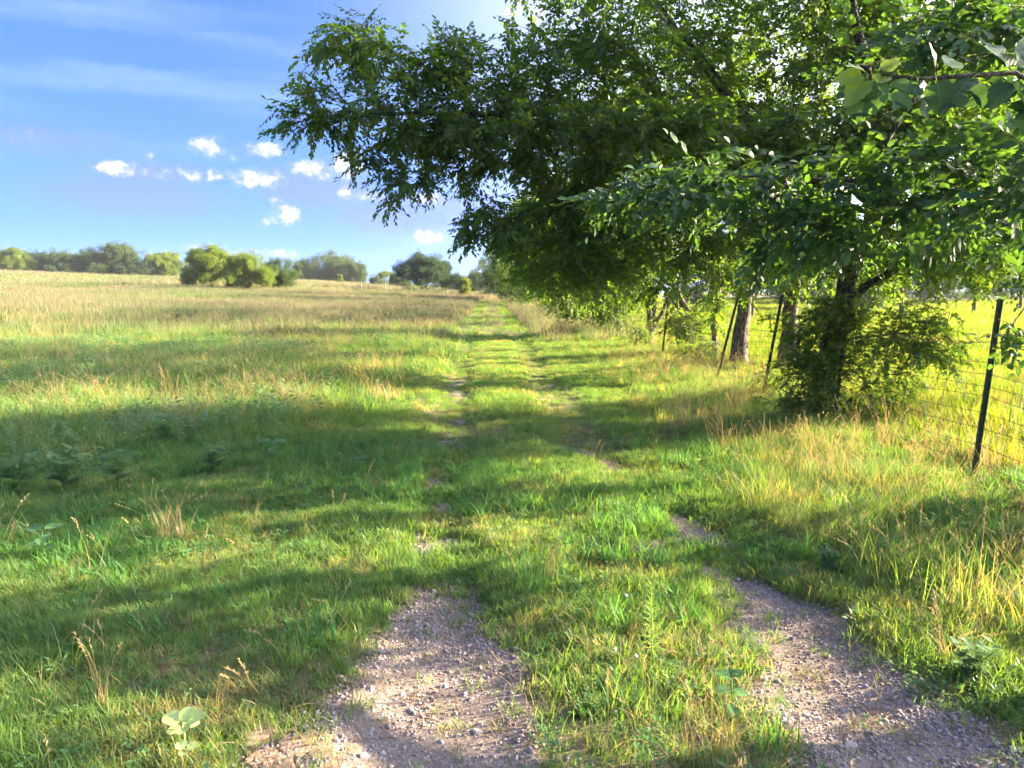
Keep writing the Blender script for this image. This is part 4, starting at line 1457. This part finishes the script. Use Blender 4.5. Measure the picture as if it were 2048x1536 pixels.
# undergrowth shrubs at the fence foot
SHR = [(1270, 655, 21.5, 40, 30, 'scrubby shrub with thin stems at the foot of the pale multi-stemmed tree'), (1400, 735, 16.6, 45, 24, 'low green bush at the fence foot left of the thick furrowed trunk'),
       (1385, 655, 19, 34, 30, 'sunlit yellow-green sapling bush in front of the wide V trunk'), (1545, 790, 11.6, 60, 34, 'dark weedy bush in the shade left of the vine thicket'),
       (1215, 640, 28, 30, 22, 'small far bush at the fence, left of the scrubby shrub'), (1640, 640, 17, 55, 28, 'yellow-green sunlit bush behind the straight grey trunk')]
for k, (px, py, Y, rx, ry, lab) in enumerate(SHR):
    c = at(px, py, Y)
    z = tz(c[0], c[1])
    r_ = np.random.default_rng(90 + k)
    hh = max(.3, c[2] - z)
    T = Tree([([(c[0], c[1], z - .03), (c[0] + .05, c[1], z + hh * .4), (c[0] - .03, c[1], z + hh)], .02, .008)], 95 + k, step=.15)
    T.grow(ell((c[0], c[1], max(c[2], z + ry / F_PX * Y)), (rx / F_PX * Y, rx / F_PX * Y * .8, ry / F_PX * Y), 60, r_, 0), step=.15)
    build_tree(T, (c[0], c[1], z), 'fence_shrub', lab, 'shrub', 'ivy' if k == 3 else 'sprig_g', M['twig'], 1.4, .9 if Y < 15 else 1.2, 'undergrowth at the fence', rmax=.05, tsides=5, bsides=4, crown_name='foliage')

# --- trees standing in the pasture beyond the fence
PAST = [(1803, 40, 6.5, 2.6, 'thin-trunked tree alone in the sunlit pasture, seen under the canopy'), (1950, 52, 7, 3.2, 'pasture tree at the right, low dark crown above the bright grass'),
        (2040, 58, 7.5, 3.5, 'rightmost pasture tree, dark crown near the frame edge'), (1710, 62, 7.5, 3.4, 'far pasture tree behind the vine thicket'), (1505, 46, 7, 2.6, 'slim pasture tree seen between the two grey trunks'),
        (1600, 80, 8, 4.5, 'broad far tree closing the pasture behind the straight trunk'), (1400, 78, 8, 4.5, 'broad far tree closing the pasture behind the wide V trunk'), (1870, 85, 9, 5, 'tall far tree closing the pasture at right'), (2010, 90, 9, 5, 'tall far tree in the pasture corner at the frame edge'), (1560, 100, 8, 5, 'far tree closing the pasture just right of the thick furrowed trunk'), (1670, 105, 9, 5.5, 'far tree closing the pasture just left of the vine thicket'), (1940, 110, 9, 6, 'far tree closing the pasture left of the nearest steel post'), (1810, 112, 9, 6, 'farthest tree closing the pasture under the lowest branches'), (1480, 108, 8, 5, 'far tree closing the pasture just left of the thick furrowed trunk'), (1740, 92, 9, 5, 'tall far tree closing the pasture behind the lone thin trunk')]
for k, (px, Y, th, tr2, lab) in enumerate(PAST):
    c = at(px, 600, Y)
    z = tz(c[0], c[1])
    r_ = np.random.default_rng(120 + k)
    cb = 1.9 if Y < 60 else -.2
    T = Tree([([(c[0], c[1], z - .1), (c[0], c[1], z + 1.5), (c[0] + r_.normal(0, .3), c[1], z + th * .75)], .14, .05), ([(c[0], c[1], z + 1.7), (c[0] - tr2 * .5, c[1], z + th * .5)], .05, .02)], 130 + k)
    T.grow(ell((c[0], c[1], z + (th + cb) / 2), (tr2, tr2, (th - cb) / 2), 150 if Y < 60 else 260, r_, .2), step=.8)
    build_tree(T, (c[0], c[1], z), 'pasture_tree', lab, 'tree', 'hedge' if Y < 60 else 'far_green', M['bark'], 2.2 if Y < 60 else 3.4, 1.0, 'trees in the pasture', rmax=.06, tsides=7, bsides=4)

z = tz(14, 12.5)
T = Tree([([(14, 12.5, z - .1), (14, 12.5, 1.5), (14.1, 12.4, 4.5)], .2, .06), ([(14, 12.5, 2), (13, 12.3, 4)], .08, .03)], 145)
T.grow(ell((14, 12.5, 4.9), (2.6, 2.4, 2.0), 220, rt, .2), step=.6)
build_tree(T, (14, 12.5, z), 'pasture_tree', 'nearest pasture tree, out to the right beyond the fence', 'tree', 'hedge', M['bark'], 2.6, 1.0, 'trees in the pasture', rmax=.06, tsides=8, bsides=4)

# --- far trees across the left meadow: (px centre, py base, distance, half width px, height px, kind, label)
FAR = [(425, 580, 88, 62, 80, 'far_yellow', 'bright yellow-green bushy tree, left and tallest of the meadow trio'),
       (496, 588, 78, 56, 76, 'far_yellow', 'yellow-green tree with dark short trunk in the middle of the meadow trio'),
       (560, 580, 84, 42, 58, 'far_green', 'smaller dull green tree at the right of the meadow trio'),
       (852, 592, 105, 64, 78, 'far_dark', 'dark round-crowned tree with a short forked trunk standing alone by the track'),
       (806, 578, 165, 26, 36, 'far_green', 'paler tree peeking out left behind the dark round tree'),
       (912, 584, 165, 26, 34, 'far_green', 'pale green tree right behind the dark round tree'),
       (950, 588, 165, 30, 40, 'far_green', 'pale tree at the far end of the track'),
       (972, 592, 120, 22, 36, 'far_dark', 'small dark tree just left of the far track'),
       (660, 562, 210, 70, 50, 'far_green', 'wide domed grey-green tree in the middle distance'),
       (708, 562, 205, 32, 40, 'far_green', 'right shoulder tree beside the wide domed tree'),
       (612, 562, 205, 26, 36, 'far_green', 'left shoulder tree beside the wide domed tree'),
       (772, 570, 190, 22, 28, 'far_yellow', 'small yellowish tree between the domed tree and the dark round tree'),
       (752, 572, 160, 13, 20, 'far_green', 'little sapling in the meadow gap left of the small yellowish tree'),
       (232, 546, 190, 62, 52, 'far_green', 'tallest broad tree of the left tree line'),
       (330, 550, 185, 46, 44, 'far_yellow', 'olive rounded tree right of the tallest one in the tree line'),
       (172, 544, 195, 40, 38, 'far_green', 'green tree left of the tallest one in the tree line'),
       (126, 542, 205, 34, 38, 'far_green', 'lower green tree in the tree line, third from the left edge'),
       (74, 540, 205, 38, 36, 'far_dark', 'darker tree in the tree line, second from the left edge'),
       (18, 540, 200, 48, 40, 'far_yellow', 'olive tree at the left edge of the photo'),
       (285, 550, 180, 22, 32, 'far_dark', 'dark low tree between the tallest and the olive rounded tree'),
       (378, 556, 170, 18, 24, 'far_dark', 'small dark bush at the left foot of the bright meadow trio'),
       (240, 552, 165, 14, 22, 'far_dark', 'small dark bush in front of the tallest tree of the line'),
       (100, 546, 175, 14, 16, 'far_dark', 'small dark bush in front of the darker line tree'),
       (930, 600, 85, 14, 42, 'far_yellow', 'slender light green sapling left of the far track'),
       (680, 566, 170, 8, 16, 'far_yellow', 'tiny yellow-green sapling in front of the wide domed tree')]
for k, (px, py, D, hw, hp, lib, lab) in enumerate(FAR):
    c = at(px, py, D)
    z = tz(c[0], c[1])
    u = D / F_PX
    H, W = ((c[2] + hp * u) - z) * 1.1, hw * u * 1.04
    H = max(H, hp * u * .8)
    r_ = np.random.default_rng(160 + k)
    cb = H * (.12 if D < 110 and hw > 30 else -.08)
    T = Tree([([(c[0], c[1], z - .1), (c[0] + r_.normal(0, .1), c[1], z + H * .3), (c[0] + r_.normal(0, .2), c[1], z + H * .7)], .05 + .02 * H, .04),
              ([(c[0], c[1], z + H * .12), (c[0] - W * .5, c[1], z + H * .5)], .08, .03), ([(c[0], c[1], z + H * .12), (c[0] + W * .5, c[1] + .3, z + H * .55)], .08, .03)], 200 + k)
    E = []
    nb_ = 12 if hw > 25 else 5
    for q in range(nb_):
        a_ = r_.random() * 6.283
        q2 = r_.uniform(.25, .8)
        zz = r_.uniform(.18, .8)
        wz = math.sqrt(max(.1, 1 - ((zz - .45) / .6) ** 2))
        E.append(ell((c[0] + W * q2 * wz * math.cos(a_), c[1] + W * q2 * wz * math.sin(a_), z + cb + (H - cb) * zz), (W * r_.uniform(.2, .45), W * r_.uniform(.2, .45), (H - cb) * r_.uniform(.12, .26)), int(30 + 10 * min(3, W)), r_, .1))
    E.append(ell((c[0], c[1], z + cb + (H - cb) * .5), (W * .95, W * .95, (H - cb) * .56), 46, r_, .97))
    E.append(ell((c[0], c[1], z + cb + (H - cb) * .5), (W * .74, W * .74, (H - cb) * .46), 120, r_, .3))
    T.grow(np.concatenate(E), step=.9)
    sc_ = np.clip(W / 3.0, .55, 2.2)
    build_tree(T, (c[0], c[1], z), 'meadow_tree', lab, 'tree', lib, M['bark_dark'], 2.6, sc_ * .66, 'trees across the meadow', rmax=.08, tsides=7, bsides=4)

# ------------------------------------------------------------------ fence
zf = tz(3.85, 6.28)
fence = thing('wire_fence', (3.9, 6.28, zf), 'sagging woven and barbed wire fence on leaning steel posts along the tree row', 'fence')
# (photo base px, base py, distance, top px)
POSTS = [(None, 2.9, .06), (1945, 6.28, .11), (1672, 9.25, .10), (1530, 11.6, .22), (1436, 13.7, .32), (1327, 19.4, .12), (1292, 22.0, .10), (1234, 27.5, .06), (1213, 29.5, .22), (1199, 32, .15), (1181, 35.5, .1), (1172, 38.5, .12), (None, 43, .1), (None, 48, .08), (None, 54, .1)]
posts = []
for px, Y, lean in POSTS:
    X = float(fence_x(Y)) if px is None else (px - CX) / F_PX * math.hypot(Y, 1.6) * .995
    posts.append((X, Y, lean))


def t_post(h):
    mb = MB()
    # T section: flange and stem
    def prism(x0, x1, y0, y1, z0, z1):
        V = [(x, y, z) for z in (z0, z1) for x, y in ((x0, y0), (x1, y0), (x1, y1), (x0, y1))]
        mb.add(V, [(0, 3, 2, 1), (4, 5, 6, 7), (0, 1, 5, 4), (1, 2, 6, 5), (2, 3, 7, 6), (3, 0, 4, 7)])
    prism(-.02, .02, -.004, .004, -.2, h)
    prism(-.004, .004, .0045, .036, -.2, h - .002)
    for k in range(22):
        z = .12 + k * .06
        if z < h - .04:
            prism(-.006, .006, -.0095, -.0045, z, z + .022)
    return mb.mesh('post', [M['post']])


pm = t_post(1.52)
wire_h = [1.17, 1.0, .9, .8, .72, .58, .45, .31, .17]
anchors = []
for (X, Y, lean) in posts:
    z = tz(X, Y)
    o = obj('post', pm, fence)
    o.matrix_basis = Matrix.Translation((X, Y, z)) @ Matrix.Rotation(lean * .7, 4, 'Y') @ Matrix.Rotation(R(90) + random.uniform(-.2, .2), 4, 'Z')
    anchors.append((X, Y, z, lean * .7))
rw = np.random.default_rng(40)
strands = {}
for hi, h in enumerate(wire_h):
    mb = MB()
    bays = []
    for (a0, a1) in zip(anchors[:-1], anchors[1:]):
        pa = np.array((a0[0] + math.sin(a0[3]) * h, a0[1], a0[2] + math.cos(a0[3]) * h))
        pb = np.array((a1[0] + math.sin(a1[3]) * h, a1[1], a1[2] + math.cos(a1[3]) * h))
        n = 14
        t = np.linspace(0, 1, n)
        sag = (.02 + .05 * rw.random()) * np.linalg.norm(pb - pa) / 3
        pts = pa + (pb - pa) * t[:, None]
        pts[:, 2] -= sag * 4 * t * (1 - t) + .012 * np.sin(t * 9 + hi + a0[1]) * np.sin(math.pi * t)
        pts[:, 0] += .02 * np.sin(t * 7 + hi * 2 + a0[1]) * np.sin(math.pi * t)
        bays.append(pts)
        strands.setdefault(a0[1], []).append(pts)
    allp = np.concatenate([bays[0]] + [q[1:] for q in bays[1:]])
    tube(mb, allp, .0025 if hi else .0028, 4)
    so = obj('wire', mb.mesh('wire', [M['wire']]), fence)
    if hi == 0:                      # barbs of the top strand
        mbb = MB()
        for q in allp[:90]:
            for dx in ((.02, .012), (-.014, .02)):
                tube(mbb, [q + np.array((dx[0], 0, dx[1])), q - np.array((dx[0], 0, dx[1]))], .0014, 3)
        obj('barbs', mbb.mesh('barbs', [M['wire']]), so, kind='stuff')
for bi, (yk, ps) in enumerate(list(strands.items())[:8]):
    L = np.linalg.norm(ps[1][-1] - ps[1][0])
    for k in range(1, max(2, int(L / .3))):
        t = k / max(2, int(L / .3)) * 13
        i = int(t)
        f = t - i
        pl = [q[i] * (1 - f) + q[min(i + 1, 13)] * f for q in ps[1:]]
        mb = MB()
        tube(mb, pl, .002, 3)
        obj('stay_wire', mb.mesh('stay_wire', [M['wire']]), fence)

# far wooden posts of an old cross fence in the meadow
for k, (px, py, D) in enumerate([(722, 590, 95), (770, 592, 97), (990, 600, 90)]):
    c = at(px, py, D)
    z = tz(c[0], c[1])
    mb = MB()
    tube(mb, [(c[0], c[1], z - .2), (c[0] + .03, c[1], z + .7), (c[0] + .05, c[1], z + 1.35)], [.09, .085, .08], 7, 0, True, .15, rw)
    obj('fence_post', mb.mesh('fence_post', [M['wood']], True), label=['weathered wooden post far out in the straw meadow', 'weathered wooden post right of its neighbour in the meadow', 'weathered wooden post at the far end of the track'][k], cat='post', group='old posts of the cross fence')

# ------------------------------------------------------------------ single plants
def ground_at(px, py):
    d = pix_ray(px, py)
    t = CAM_H / -d[2]
    for _ in range(8):
        p = np.array((0, 0, CAM_H)) + d * t
        t += (p[2] - tz(p[0], p[1])) / -d[2]
    p = np.array((0, 0, CAM_H)) + d * t
    return p


# spire weed between the ruts
p = ground_at(1305, 1325)
root = thing('spire_weed', p, 'bright upright spire weed ringed with narrow leaves between the ruts', 'plant')
mb = MB()
tube(mb, [p + (0, 0, -.02), p + (-.006, 0, .16), p + (-.015, 0, .35)], [.005, .0045, .002], 6)
obj('stem', mb.mesh('stem', [M['spire']], True), root)
mb = MB()
ovate(mb, (0, 0, 0), np.eye(3), 1, .15, .15, .35)
nl = mb.mesh('leaf', [M['spire']])
for k in range(84):
    t = k / 83
    a_ = k * 2.4
    zz = .05 + .305 * t
    leaf_obj(nl, p + np.array((-.015 * t, 0, zz)), (math.cos(a_), math.sin(a_), .35 + 1.6 * t * t), (0, 0, 1), .080 * (1 - .72 * t) * random.uniform(.85, 1.1), root)


def broad_plant(name, px, py, H, leaves, mm, label, lw=.9, kind='round', thick=.004):
    p = ground_at(px, py)
    root = thing(name, p, label, 'plant')
    mb = MB()
    tube(mb, [p + (0, 0, -.02), p + (.005, 0, H * .5), p + (0, 0, H)], [thick, thick * .9, thick * .6], 6)
    obj('stem', mb.mesh('stem', [mm], True), root)
    mbl = MB()
    n = 14
    rr = random.Random(px)
    V = [(0.15, 0, 0)]
    for i in range(n):
        a_ = -math.pi + (i + .5) * 2 * math.pi / n
        rad_ = .5 * (1 - (.28 if kind == 'round' else .12) * math.exp(-((abs(a_) - math.pi) / .35) ** 2))
        x_ = .55 + math.cos(a_) * rad_ * (1.0 if kind == 'round' else 1.15 if math.cos(a_) > 0 else .9)
        y_ = math.sin(a_) * rad_ * lw * (1 if kind == 'round' else (1 - .35 * max(0, math.cos(a_))))
        V.append((x_, y_, .10 * abs(y_) * 2 - .12 * x_ * x_ + .02 * math.sin(5 * a_)))
    V.append((.55, 0, -.05))
    Fs = [(1 + i, 1 + (i + 1) % n, n + 1) for i in range(n)]
    mbl.add(V[1:], [tuple(i - 1 for i in q) for q in Fs])
    tube(mbl, [(0, 0, 0), (.25, 0, .01), (.5, 0, -.04)], .018, 4)
    lm_ = mbl.mesh('leaf', [mm], True)
    for (a_, zf_, el_, L) in leaves:
        L = L * (.72 if L > .1 else 1)
        leaf_obj(lm_, p + np.array((0, 0, H * zf_)), (math.cos(a_), math.sin(a_), el_), (0, -.25, 1), L, root)
    return root


broad_plant('round_leaf_plant', 368, 1500, .10, [(2.9, 1, .35, .075), (.15, 1, .45, .075), (1.4, 1, .8, .06), (-1.2, .9, .2, .06), (3.6, .8, .1, .05), (.7, .85, .1, .055)], M['lime'], 'pale lime plant with round leaves at the bottom left')
broad_plant('round_leaf_plant', 372, 1532, .06, [(2.5, 1, .3, .045), (.4, 1, .3, .045), (-1.4, .9, .3, .04)], M['lime'], 'tiny pale seedling just below the larger round-leaved plant')
broad_plant('broad_leaf_plant', 88, 1125, .20, [(2.8, 1, .15, .16), (.6, 1, .25, .14), (-1.1, .8, -.1, .13), (-2.3, .65, .0, .13), (1.6, .7, .2, .12), (-.3, .5, .1, .11)], M['forb'], 'pale broad-leaved plant in the grass at the left edge', .75, 'ovate', .006)
broad_plant('broad_leaf_plant', 545, 925, .20, [(2.9, 1, .1, .19), (.2, 1, .12, .18), (1.5, .9, .1, .15), (-1.3, .7, -.1, .16), (-.2, .5, 0, .14)], M['forb'], 'broad flat-leaved plant in shade left of the track', .7, 'ovate', .006)
broad_plant('broad_leaf_plant', 720, 940, .10, [(2.6, 1, .1, .14), (.3, 1, .3, .12), (-1.2, .8, .2, .1)], M['forb'], 'small broad-leaved plant near the left rut by the clay mound', .7, 'ovate', .005)
broad_plant('seedling', 1460, 1450, .19, [(2.9, 1, .3, .055), (.3, 1, .4, .05), (1.6, .95, .9, .045), (3.4, .75, .1, .06), (-.2, .7, 0, .055), (-1.5, .5, -.3, .06)], M['forb'], 'young heart-leaved seedling between the gravel ruts', .8, 'ovate', .003)
broad_plant('broad_leaf_plant', 25, 800, .3, [(2.9, 1, .1, .28), (.1, 1, .1, .28), (1.5, .9, .1, .2)], M['forb'], 'broad flat leaf cluster among ragweed at the left edge', .6, 'ovate', .008)
broad_plant('broad_leaf_plant', 1330, 1215, .05, [(2.6, 1, .3, .08), (.3, 1, .5, .075), (-1.2, .8, .2, .07), (1.3, .9, .7, .07)], M['lush'], 'small dark rosette just behind the spire weed', .6, 'ovate', .004)

# ragweed bushes that stand out in the sun at the left
for k, (px, py, H, lab) in enumerate([(235, 985, .46, 'tallest feathery ragweed bush of the row at left'), (430, 950, .34, 'small ragweed bush alone right of the tallest one'), (130, 985, .42, 'feathery ragweed bush just left of the tallest one'), (35, 990, .46, 'feathery ragweed bush at the left edge'),
                                      (330, 900, .45, 'shaded ragweed bush behind the tallest one'), (1770, 1130, .2, 'small feathery ragweed on the right bank'), (1945, 1370, .22, 'feathery ragweed beside the right rut near the corner'), (1660, 1150, .18, 'low ragweed at the edge of the right rut')]):
    p = ground_at(px, py)
    root = thing('ragweed_bush', p, lab, 'plant', 'ragweed bushes')
    mb = MB()
    rr = random.Random(300 + k)
    for q in range(4):
        a_ = rr.random() * 6.28
        tube(mb, [p + (0, 0, -.02), p + np.array((math.cos(a_) * .05, math.sin(a_) * .05, H * .6)), p + np.array((math.cos(a_) * .12, math.sin(a_) * .12, H * .95))], [.004, .003, .0015], 4)
    obj('stem', mb.mesh('stem', [M['ragweed']]), root)
    mb = MB()
    for q in range(5):
        ragweed_plant(mb, rr, H * rr.uniform(.8, 1.05), 20)
    me = mb.mesh('foliage', [M['ragweed']])
    fo = obj('foliage', me, root, kind='stuff')
    fo.matrix_basis = Matrix.Translation(p) @ Matrix.Rotation(rr.random() * 6, 4, 'Z')

# grass clumps that stand out
CL = [(1060, 1190, 'lush', 90, .10, .20, .38, .0045, .55, 'wiry grass clump with pale seed stalks in the middle of the track', 9),
      (1215, 1255, 'lush', 110, .12, .14, .26, .008, .9, 'dense dark green grass clump behind the spire weed', 0),
      (640, 1290, 'lush', 70, .10, .12, .24, .007, .9, 'green grass clump at the left edge of the left rut', 2),
      (585, 1330, 'grass', 50, .08, .10, .22, .005, .8, 'thin yellowish grass clump left of the left rut with wispy stalks', 5),
      (345, 1080, 'dry', 60, .10, .15, .34, .004, .6, 'pale dry grass clump standing in the shaded grass at left', 7),
      (205, 1420, 'dry', 8, .02, .1, .28, .003, .2, 'few upright dry stalks in the foreground grass at left', 4),
      (1640, 960, 'dry', 150, .3, .15, .4, .004, .7, 'golden dry grass heap on the bank below the fence', 16),
      (1720, 985, 'dry', 110, .25, .15, .36, .004, .7, 'golden dry grass right of the heap on the bank', 12),
      (765, 800, 'dry', 110, .3, .15, .42, .006, .6, 'straw-coloured grass clump at the left edge of the track', 10),
      (590, 810, 'dry', 110, .3, .2, .45, .006, .6, 'straw-coloured clump among weeds left of the track', 10),
      (1100, 1170, 'dry', 10, .04, .2, .36, .003, .4, 'tall pale dry stalks beside the wiry clump', 6),
      (1610, 1120, 'lush', 60, .09, .14, .28, .006, .9, 'fresh grass clump at the upper edge of the right rut', 0),
      (1400, 1110, 'lush', 60, .12, .12, .24, .006, .9, 'bright grass tuft growing in the right rut', 0),
      (1890, 1330, 'dry', 14, .04, .14, .26, .003, .9, 'dry nodding seed heads at the edge of the right gravel rut', 10),
      (1420, 1520, 'dry', 26, .10, .10, .22, .003, 1.0, 'dry nodding seed heads between the ruts at the bottom edge', 10),
      (1560, 1500, 'lush', 40, .10, .10, .2, .007, .8, 'broad green blades between the ruts at the bottom edge', 0),
      (1260, 1430, 'grass', 36, .10, .08, .2, .006, .8, 'green tuft at the inner edge of the left rut', 2),
      (1790, 1170, 'grass', 120, .2, .2, .42, .005, .8, 'tall bent grass on the right bank above the right rut', 8),
      (1950, 1230, 'grass', 130, .25, .2, .45, .006, .8, 'tall grass on the bank at the right frame edge', 6)]
for k, (px, py, mk, n, rad, h0, h1, wd, lean, lab, nst) in enumerate(CL):
    p = ground_at(px, py)
    root = thing('grass_clump', p, lab, 'grass', 'grass clumps that stand out')
    rr = random.Random(400 + k)
    mb = tuft(n, rad, h0, h1, wd, lean, 5, r=rr)
    fo = obj('blades', mb.mesh('blades', [M[mk]]), root, kind='stuff')
    fo.matrix_basis = Matrix.Translation(p)
    if nst:
        mb = MB()
        for q in range(nst):
            t = rr.random() * 6.283
            stalk(mb, (rad * .6 * math.cos(t), rad * .6 * math.sin(t), 0), rr.random() * 6.283, h1 * rr.uniform(.9, 1.35), rr.uniform(.2, .8), 0, True, rr, .003)
        fo = obj('seed_stalks', mb.mesh('seed_stalks', [M['dry']]), root, kind='stuff')
        fo.matrix_basis = Matrix.Translation(p)

# shrubs and forbs standing in the meadow
for k, (px, py, hp, hw, D, lib, lab) in enumerate([(735, 660, 32, 20, 33, 'hedge', 'small dark shrub in the meadow left of the track'), (465, 655, 28, 18, 35, 'hedge', 'small shrub in the meadow left of its neighbour'),
                                                    (848, 622, 24, 14, 58, 'hedge', 'tiny shrub with a bare side twig near the track'), (1, 660, 46, 14, 33, 'hedge', 'dark upright forb at the left edge of the meadow')]):
    p = ground_at(px, py)
    u = p[1] / F_PX
    H, W = hp * u, hw * u
    r_ = np.random.default_rng(500 + k)
    T = Tree([([p + (0, 0, -.03), p + (.02, 0, H * .5), p + (0, 0, H * .9)], .02, .008), ([p + (0, 0, H * .3), p + (-W * 1.3, 0, H * .8)], .012, .005)], 510 + k, step=.15)
    T.grow(ell(p + (0, 0, H * .55), (W, W, H * .45), 26, r_, 0), step=.2)
    build_tree(T, p, 'meadow_shrub', lab, 'shrub', 'sprig_g', M['twig'], 1.5, .9, 'shrubs in the meadow', rmax=.05, tsides=5, bsides=4, crown_name='foliage')
for k, (px, py, hp, lab) in enumerate([(352, 655, 38, 'dark bare-stemmed forb left of the pair in the meadow'), (385, 655, 40, 'dark bare-stemmed forb, right of the meadow pair'), (30, 650, 36, 'dark dry forb near the left edge of the meadow'), (776, 650, 34, 'thin dark forb right of the small shrub'), (545, 660, 30, 'pale green forb between the two meadow shrubs')]):
    p = ground_at(px, py)
    H = hp * p[1] / F_PX
    root = thing('meadow_forb', p, lab, 'plant', 'forbs in the meadow')
    mb, ml = MB(), MB()
    rr = random.Random(530 + k)
    for q in range(5):
        a_ = rr.random() * 6.28
        e_ = p + np.array((math.cos(a_) * H * .3, math.sin(a_) * H * .3, H * rr.uniform(.7, 1)))
        m_ = p + np.array((math.cos(a_) * H * .08, math.sin(a_) * H * .08, H * .5))
        tube(mb, [p, m_, e_], [.008, .006, .003], 4)
        for w_ in range(12):
            t = rr.random()
            c_ = m_ + (e_ - m_) * t
            a2 = rr.random() * 6.28
            simple_leaf(ml, c_, frame_from((math.cos(a2), math.sin(a2), .4)), .10, .04)
    obj('stem', mb.mesh('stem', [M['bark_dark'] if k != 4 else M['forb']]), root)
    obj('foliage', ml.mesh('foliage', [M['far_dark'] if k != 4 else M['spire']]), root, kind='stuff')

# clay mound and cracked clay crusts
def clods(name, px, py, n, rx, ry, s0, s1, label, flat=.6, mk='clay', seed=0):
    p = ground_at(px, py)
    rr = random.Random(seed)
    root = thing(name, p, label, 'soil')
    import bmesh
    for k in range(n):
        bm = bmesh.new()
        bmesh.ops.create_icosphere(bm, subdivisions=2, radius=1)
        for v in bm.verts:
            q = 1 + .3 * (rr.random() - .5)
            v.co = (v.co.x * q, v.co.y * q, max(-.5, min(.45, v.co.z)) * q)
        me = bpy.data.meshes.new('clod')
        bm.to_mesh(me)
        bm.free()
        me.materials.append(M[mk])
        x_ = p[0] + rr.gauss(0, rx)
        y_ = p[1] + rr.gauss(0, ry)
        s = rr.uniform(s0, s1)
        o = obj('clod', me, root)
        o.matrix_basis = Matrix.Translation((x_, y_, tz(x_, y_) + s * flat * .25)) @ Matrix.Rotation(rr.random() * 6, 4, 'Z') @ Matrix.Diagonal((s * rr.uniform(.8, 1.4), s, s * flat, 1))


clods('clay_mound', 890, 948, 26, .09, .13, .02, .06, 'little mound of pinkish clay crumbs in the left rut', .6, 'clay', 1)
clods('clay_crust', 590, 1518, 22, .10, .07, .02, .055, 'cracked reddish clay crust at the bottom edge left of the left rut', .35, 'clay', 2)
clods('clay_crust', 1800, 1440, 16, .16, .05, .02, .05, 'cracked grey clay crust across the right rut', .22, 'soil', 3)

# small white flowers in the grass
for k, (px, py, lab) in enumerate([(1252, 1185, 'small whitish clover head in the grass clump'), (1230, 1300, 'small white seed puff left of the spire weed'), (1272, 1315, 'small white seed puff in front of the spire weed'), (1795, 1085, 'small white flower head on the right bank')]):
    p = ground_at(px, py + 45)
    root = thing('flower', p, lab, 'flower')
    mb = MB()
    tube(mb, [p, p + (.004, 0, .05), p + (0, 0, .10)], .0012, 4)
    obj('stem', mb.mesh('stem', [M['forb']]), root)
    mb = MB()
    rr = random.Random(k)
    for q in range(40):
        v = np.array([rr.gauss(0, 1) for _ in range(3)])
        v /= np.linalg.norm(v)
        simple_leaf(mb, p + np.array((0, 0, .105)), frame_from(v), .011, .004)
    obj('flower_head', mb.mesh('flower_head', [M['petal']]), root)

# ------------------------------------------------------------------ haze
HAZE = True
if HAZE:
    mb = MB()
    x0, x1, y0, y1, z0, z1 = -520, 520, -70, 560, -3.0, 26.0
    V = [(x, y, z) for z in (z0, z1) for x, y in ((x0, y0), (x1, y0), (x1, y1), (x0, y1))]
    mb.add(V, [(0, 3, 2, 1), (4, 5, 6, 7), (0, 1, 5, 4), (1, 2, 6, 5), (2, 3, 7, 6), (3, 0, 4, 7)])
    m, b = mat('haze_air')
    pv = b.n('ShaderNodeVolumePrincipled', ins={'Color': (.86, .92, 1.0, 1), 'Density': .00022, 'Anisotropy': .3})
    o_ = b.n('ShaderNodeOutputMaterial')
    m.node_tree.links.new(pv.outputs[0], o_.inputs[1])
    obj('haze', mb.mesh('haze', [m]), kind='stuff', label='thin pale summer haze over the meadow')
